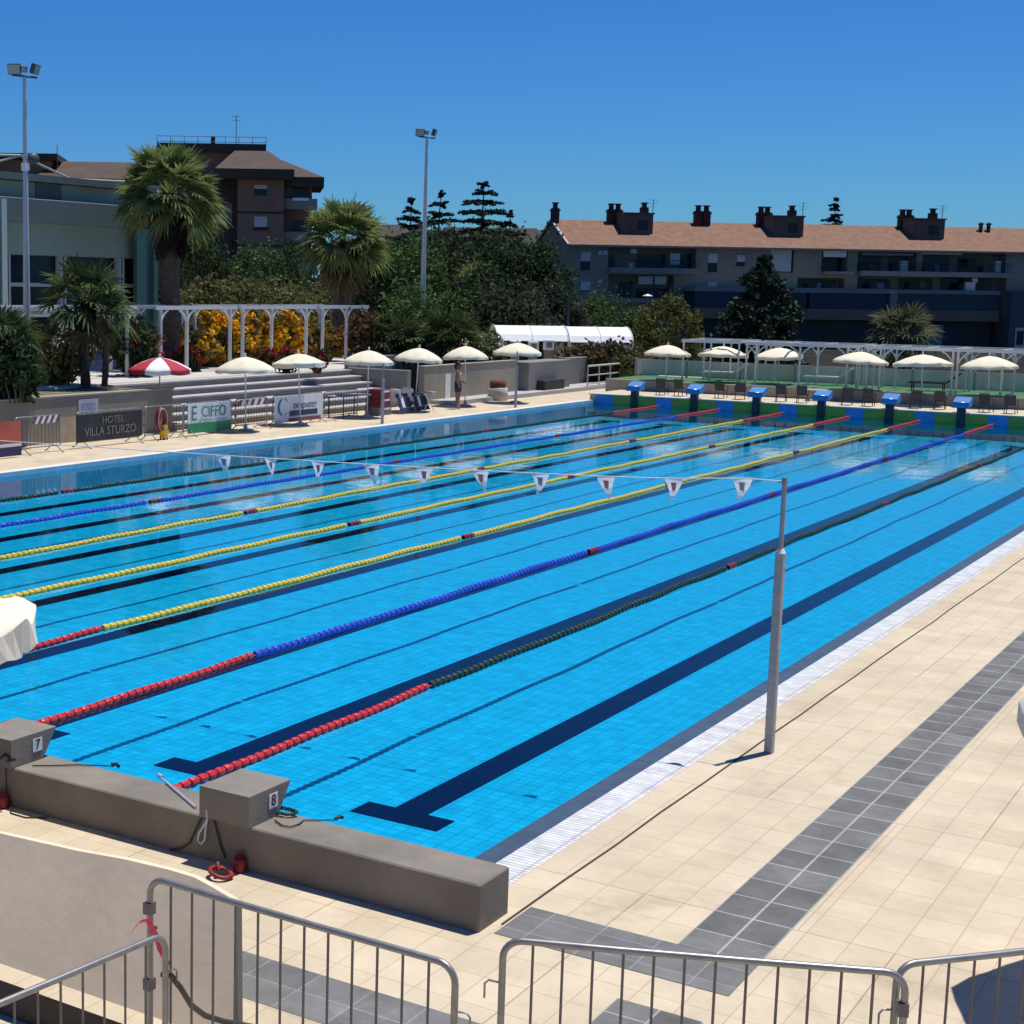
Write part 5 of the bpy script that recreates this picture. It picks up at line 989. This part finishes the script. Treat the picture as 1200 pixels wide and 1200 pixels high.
for i, (u, v, d, rx, h, m, lab) in enumerate(((245, 360, 78, 2.2, 4.4, lf_ol, 'olive brown hedge tree right of the big palm'), (300, 360, 80, 2.3, 4.7, lf_ol, 'olive hedge tree above the orange bushes'), (352, 360, 82, 2.2, 4.5, lf_ol, 'olive hedge tree left of the bushy palm'), (292, 330, 98, 2.6, 6.6, lf_mid, 'bright green tree in front of the brick tower'), (228, 330, 95, 2.2, 7.6, lf_dk, 'dark tree close behind the big palm trunk'), (345, 330, 100, 3.0, 7.0, lf_dk, 'dark tree before the brick block balconies'))):
    p = at(u, v, d); tree((p[0], p[1], .2), h, rx, h*.42, lab, m, 8500, .14, 60, group='trees behind the plaza', spread=.17)
for i, (u, d, rx, h, m, lab) in enumerate(((432, 92, 2.8, 6.9, lf_dk, 'dark tree right behind the bushy palm'), (470, 100, 3.2, 8.2, lf_dk, 'dark broad tree left of the floodlight mast'), (520, 104, 3.4, 8.8, lf_dk, 'dark broad tree below the second cedar'), (575, 104, 3.4, 8.9, lf_dk, 'dark broad tree below the tallest cedar'), (615, 98, 3.0, 8.3, lf_dk, 'dark tree at the left end of long apartment block'), (640, 92, 2.2, 5.2, lf_dk, 'low dark tree above the left white tent'), (545, 88, 2.6, 5.6, lf_dk, 'low dark tree behind the right low palm'), (495, 86, 2.4, 5.4, lf_dk, 'low dark tree behind the floodlight mast'), (600, 84, 2.4, 5.0, lf_dk, 'low dark tree behind the small white tent'))):
    p = at(u, 380, d); tree((p[0], p[1], -.6), h, rx, h*.46, lab, [m, lf_mid, leafm('grey green leaf', (.052, .066, .038), .5)][i % 3 if i not in (0, 4) else 0], 11000, .16, 70, .2, group='dark trees beyond the pool', th=.4, spread=.17)
p = at(572, 405, 70); shrub((p[0], p[1], .3), 1.0, 1.0, 2.3, 'pale flowering shrub right of the low palm', lf_mid, 1200, .15, extra=fl_pk, ne=420)
p = at(425, 418, 66); shrub((p[0], p[1], 1.2), 1.0, .8, 2.3, 'reddish shrub at the end of the pergola', lf_brn, 900, .15, extra=fl_red, ne=90)
p = at(706, 428, 76); shrub((p[0], p[1], .1), 1.75, 1.2, 1.95, 'wide reddish oleander bush left of the first platform parasol', lf_brn, 2600, .16, 40, .6, extra=leafm('oleander leaf', (.07, .08, .03), .5), ne=1400, esize=.17)
p = at(738, 428, 75); shrub((p[0], p[1], .1), 1.2, 1.0, 1.5, 'low olive oleander bush beside the first platform parasol', lf_ol, 1500, .16, 30)
p = at(781, 402, 88); shrub((p[0], p[1], -.6), 1.85, 1.85, 4.75, 'round olive green bush before the long apartment block', leafm('bay leaf', (.115, .125, .038), .45), 9500, .12, 160, name='round_bush', cat='bush', spread=.09, shell=.8)
p = at(712, 390, 104); tree((p[0], p[1], -.6), 4.7, 1.9, 1.9, 'small green tree above the right white tent', lf_mid, 5000, .14, 40)
def conifer(loc, h, r_, label, tiers=11, n=240, nb=7, m=None, size=.2, group='cedars', trunk=.22, droop=.1, pw=1.0, top=.06, low=.12, vj=.05, taper=.6, lat=.17):
    t = thing('cedar_tree', label, 'tree', loc, random.random()*6, group); g = MB(); limb(g, (0, 0, 0), (0, 0, h), trunk, .03, 8); b = MB()
    for k in range(tiers):
        f = low+(1-low-.015)*k/(tiers-1)+random.uniform(-.01, .01); z = h*f; fr = (1-f)/(1-low); rr = r_*(fr**pw)+r_*top
        for q in range(nb):
            a = q*6.283/nb+k*1.1+random.uniform(-.4, .4); L_ = rr*random.uniform(.4, 1.2); dz = droop*L_+random.uniform(-.3, .3); e = Vector((L_*math.cos(a), L_*math.sin(a), z+dz)); limb(g, (0, 0, z-.1), e, .05, .012, 3)
            m_ = int(n*(L_/r_+.15)); s_ = rng.random(m_)**.75; c = np.stack([math.cos(a)*L_*s_, math.sin(a)*L_*s_, z+dz*s_-.12*L_*s_**3], 1)+rng.normal(size=(m_, 3))*np.array([lat, lat, vj])*max(L_, .35)*(1.15-s_[:, None]*taper)
            cards(b, c, size, flat=.5 if vj < .1 else .1)
    g.build('trunk', m_bark, t); b.build('crown', m or lf_ced, t); return t
for (u, vt, d, r_, lab, ti, hb_) in ((482, 234, 125, 1.9, 'slim cedar left of the floodlight mast', 8, 0), (517, 226, 122, 2.1, 'cedar just right of the floodlight mast', 8, 0), (567, 214, 118, 3.0, 'tallest layered cedar between the two apartment blocks', 9, 0), (598, 250, 118, 1.9, 'low cedar right of the tallest cedar', 7, 0)):
    p = at(u, vt, d); conifer((p[0], p[1], -.6), p[2]+.6, r_*1.6, lab, ti+3, 340, 8, size=.15, pw=.8, droop=.05, low=.42, top=.05, vj=.035, lat=.12, taper=.75)
p = at(980, 231, 190); conifer((p[0], p[1], -.6), p[2]+.6, 4.0, 'cedar top showing above the terracotta roof', 17, 130, 7, size=.22, low=.42, droop=-.06, vj=.05, pw=.95, lat=.11, taper=.7)
p = at(896, 304, 96); conifer((p[0], p[1], -.6), p[2]+.6, 2.7, 'big dark green conifer in front of the long apartment block', 17, 330, 9, leafm('dark fir needles', (.042, .062, .038), .5, .1), .17, 'conifers', droop=-.10, pw=.6, top=.1, low=.08, vj=.16)
p = at(425, 242, 130); conifer((p[0], p[1], -.6), p[2]+.6, 1.6, 'dark conifer tip behind the bushy palm', 9, 170, 6, size=.2, low=.5, droop=.05)
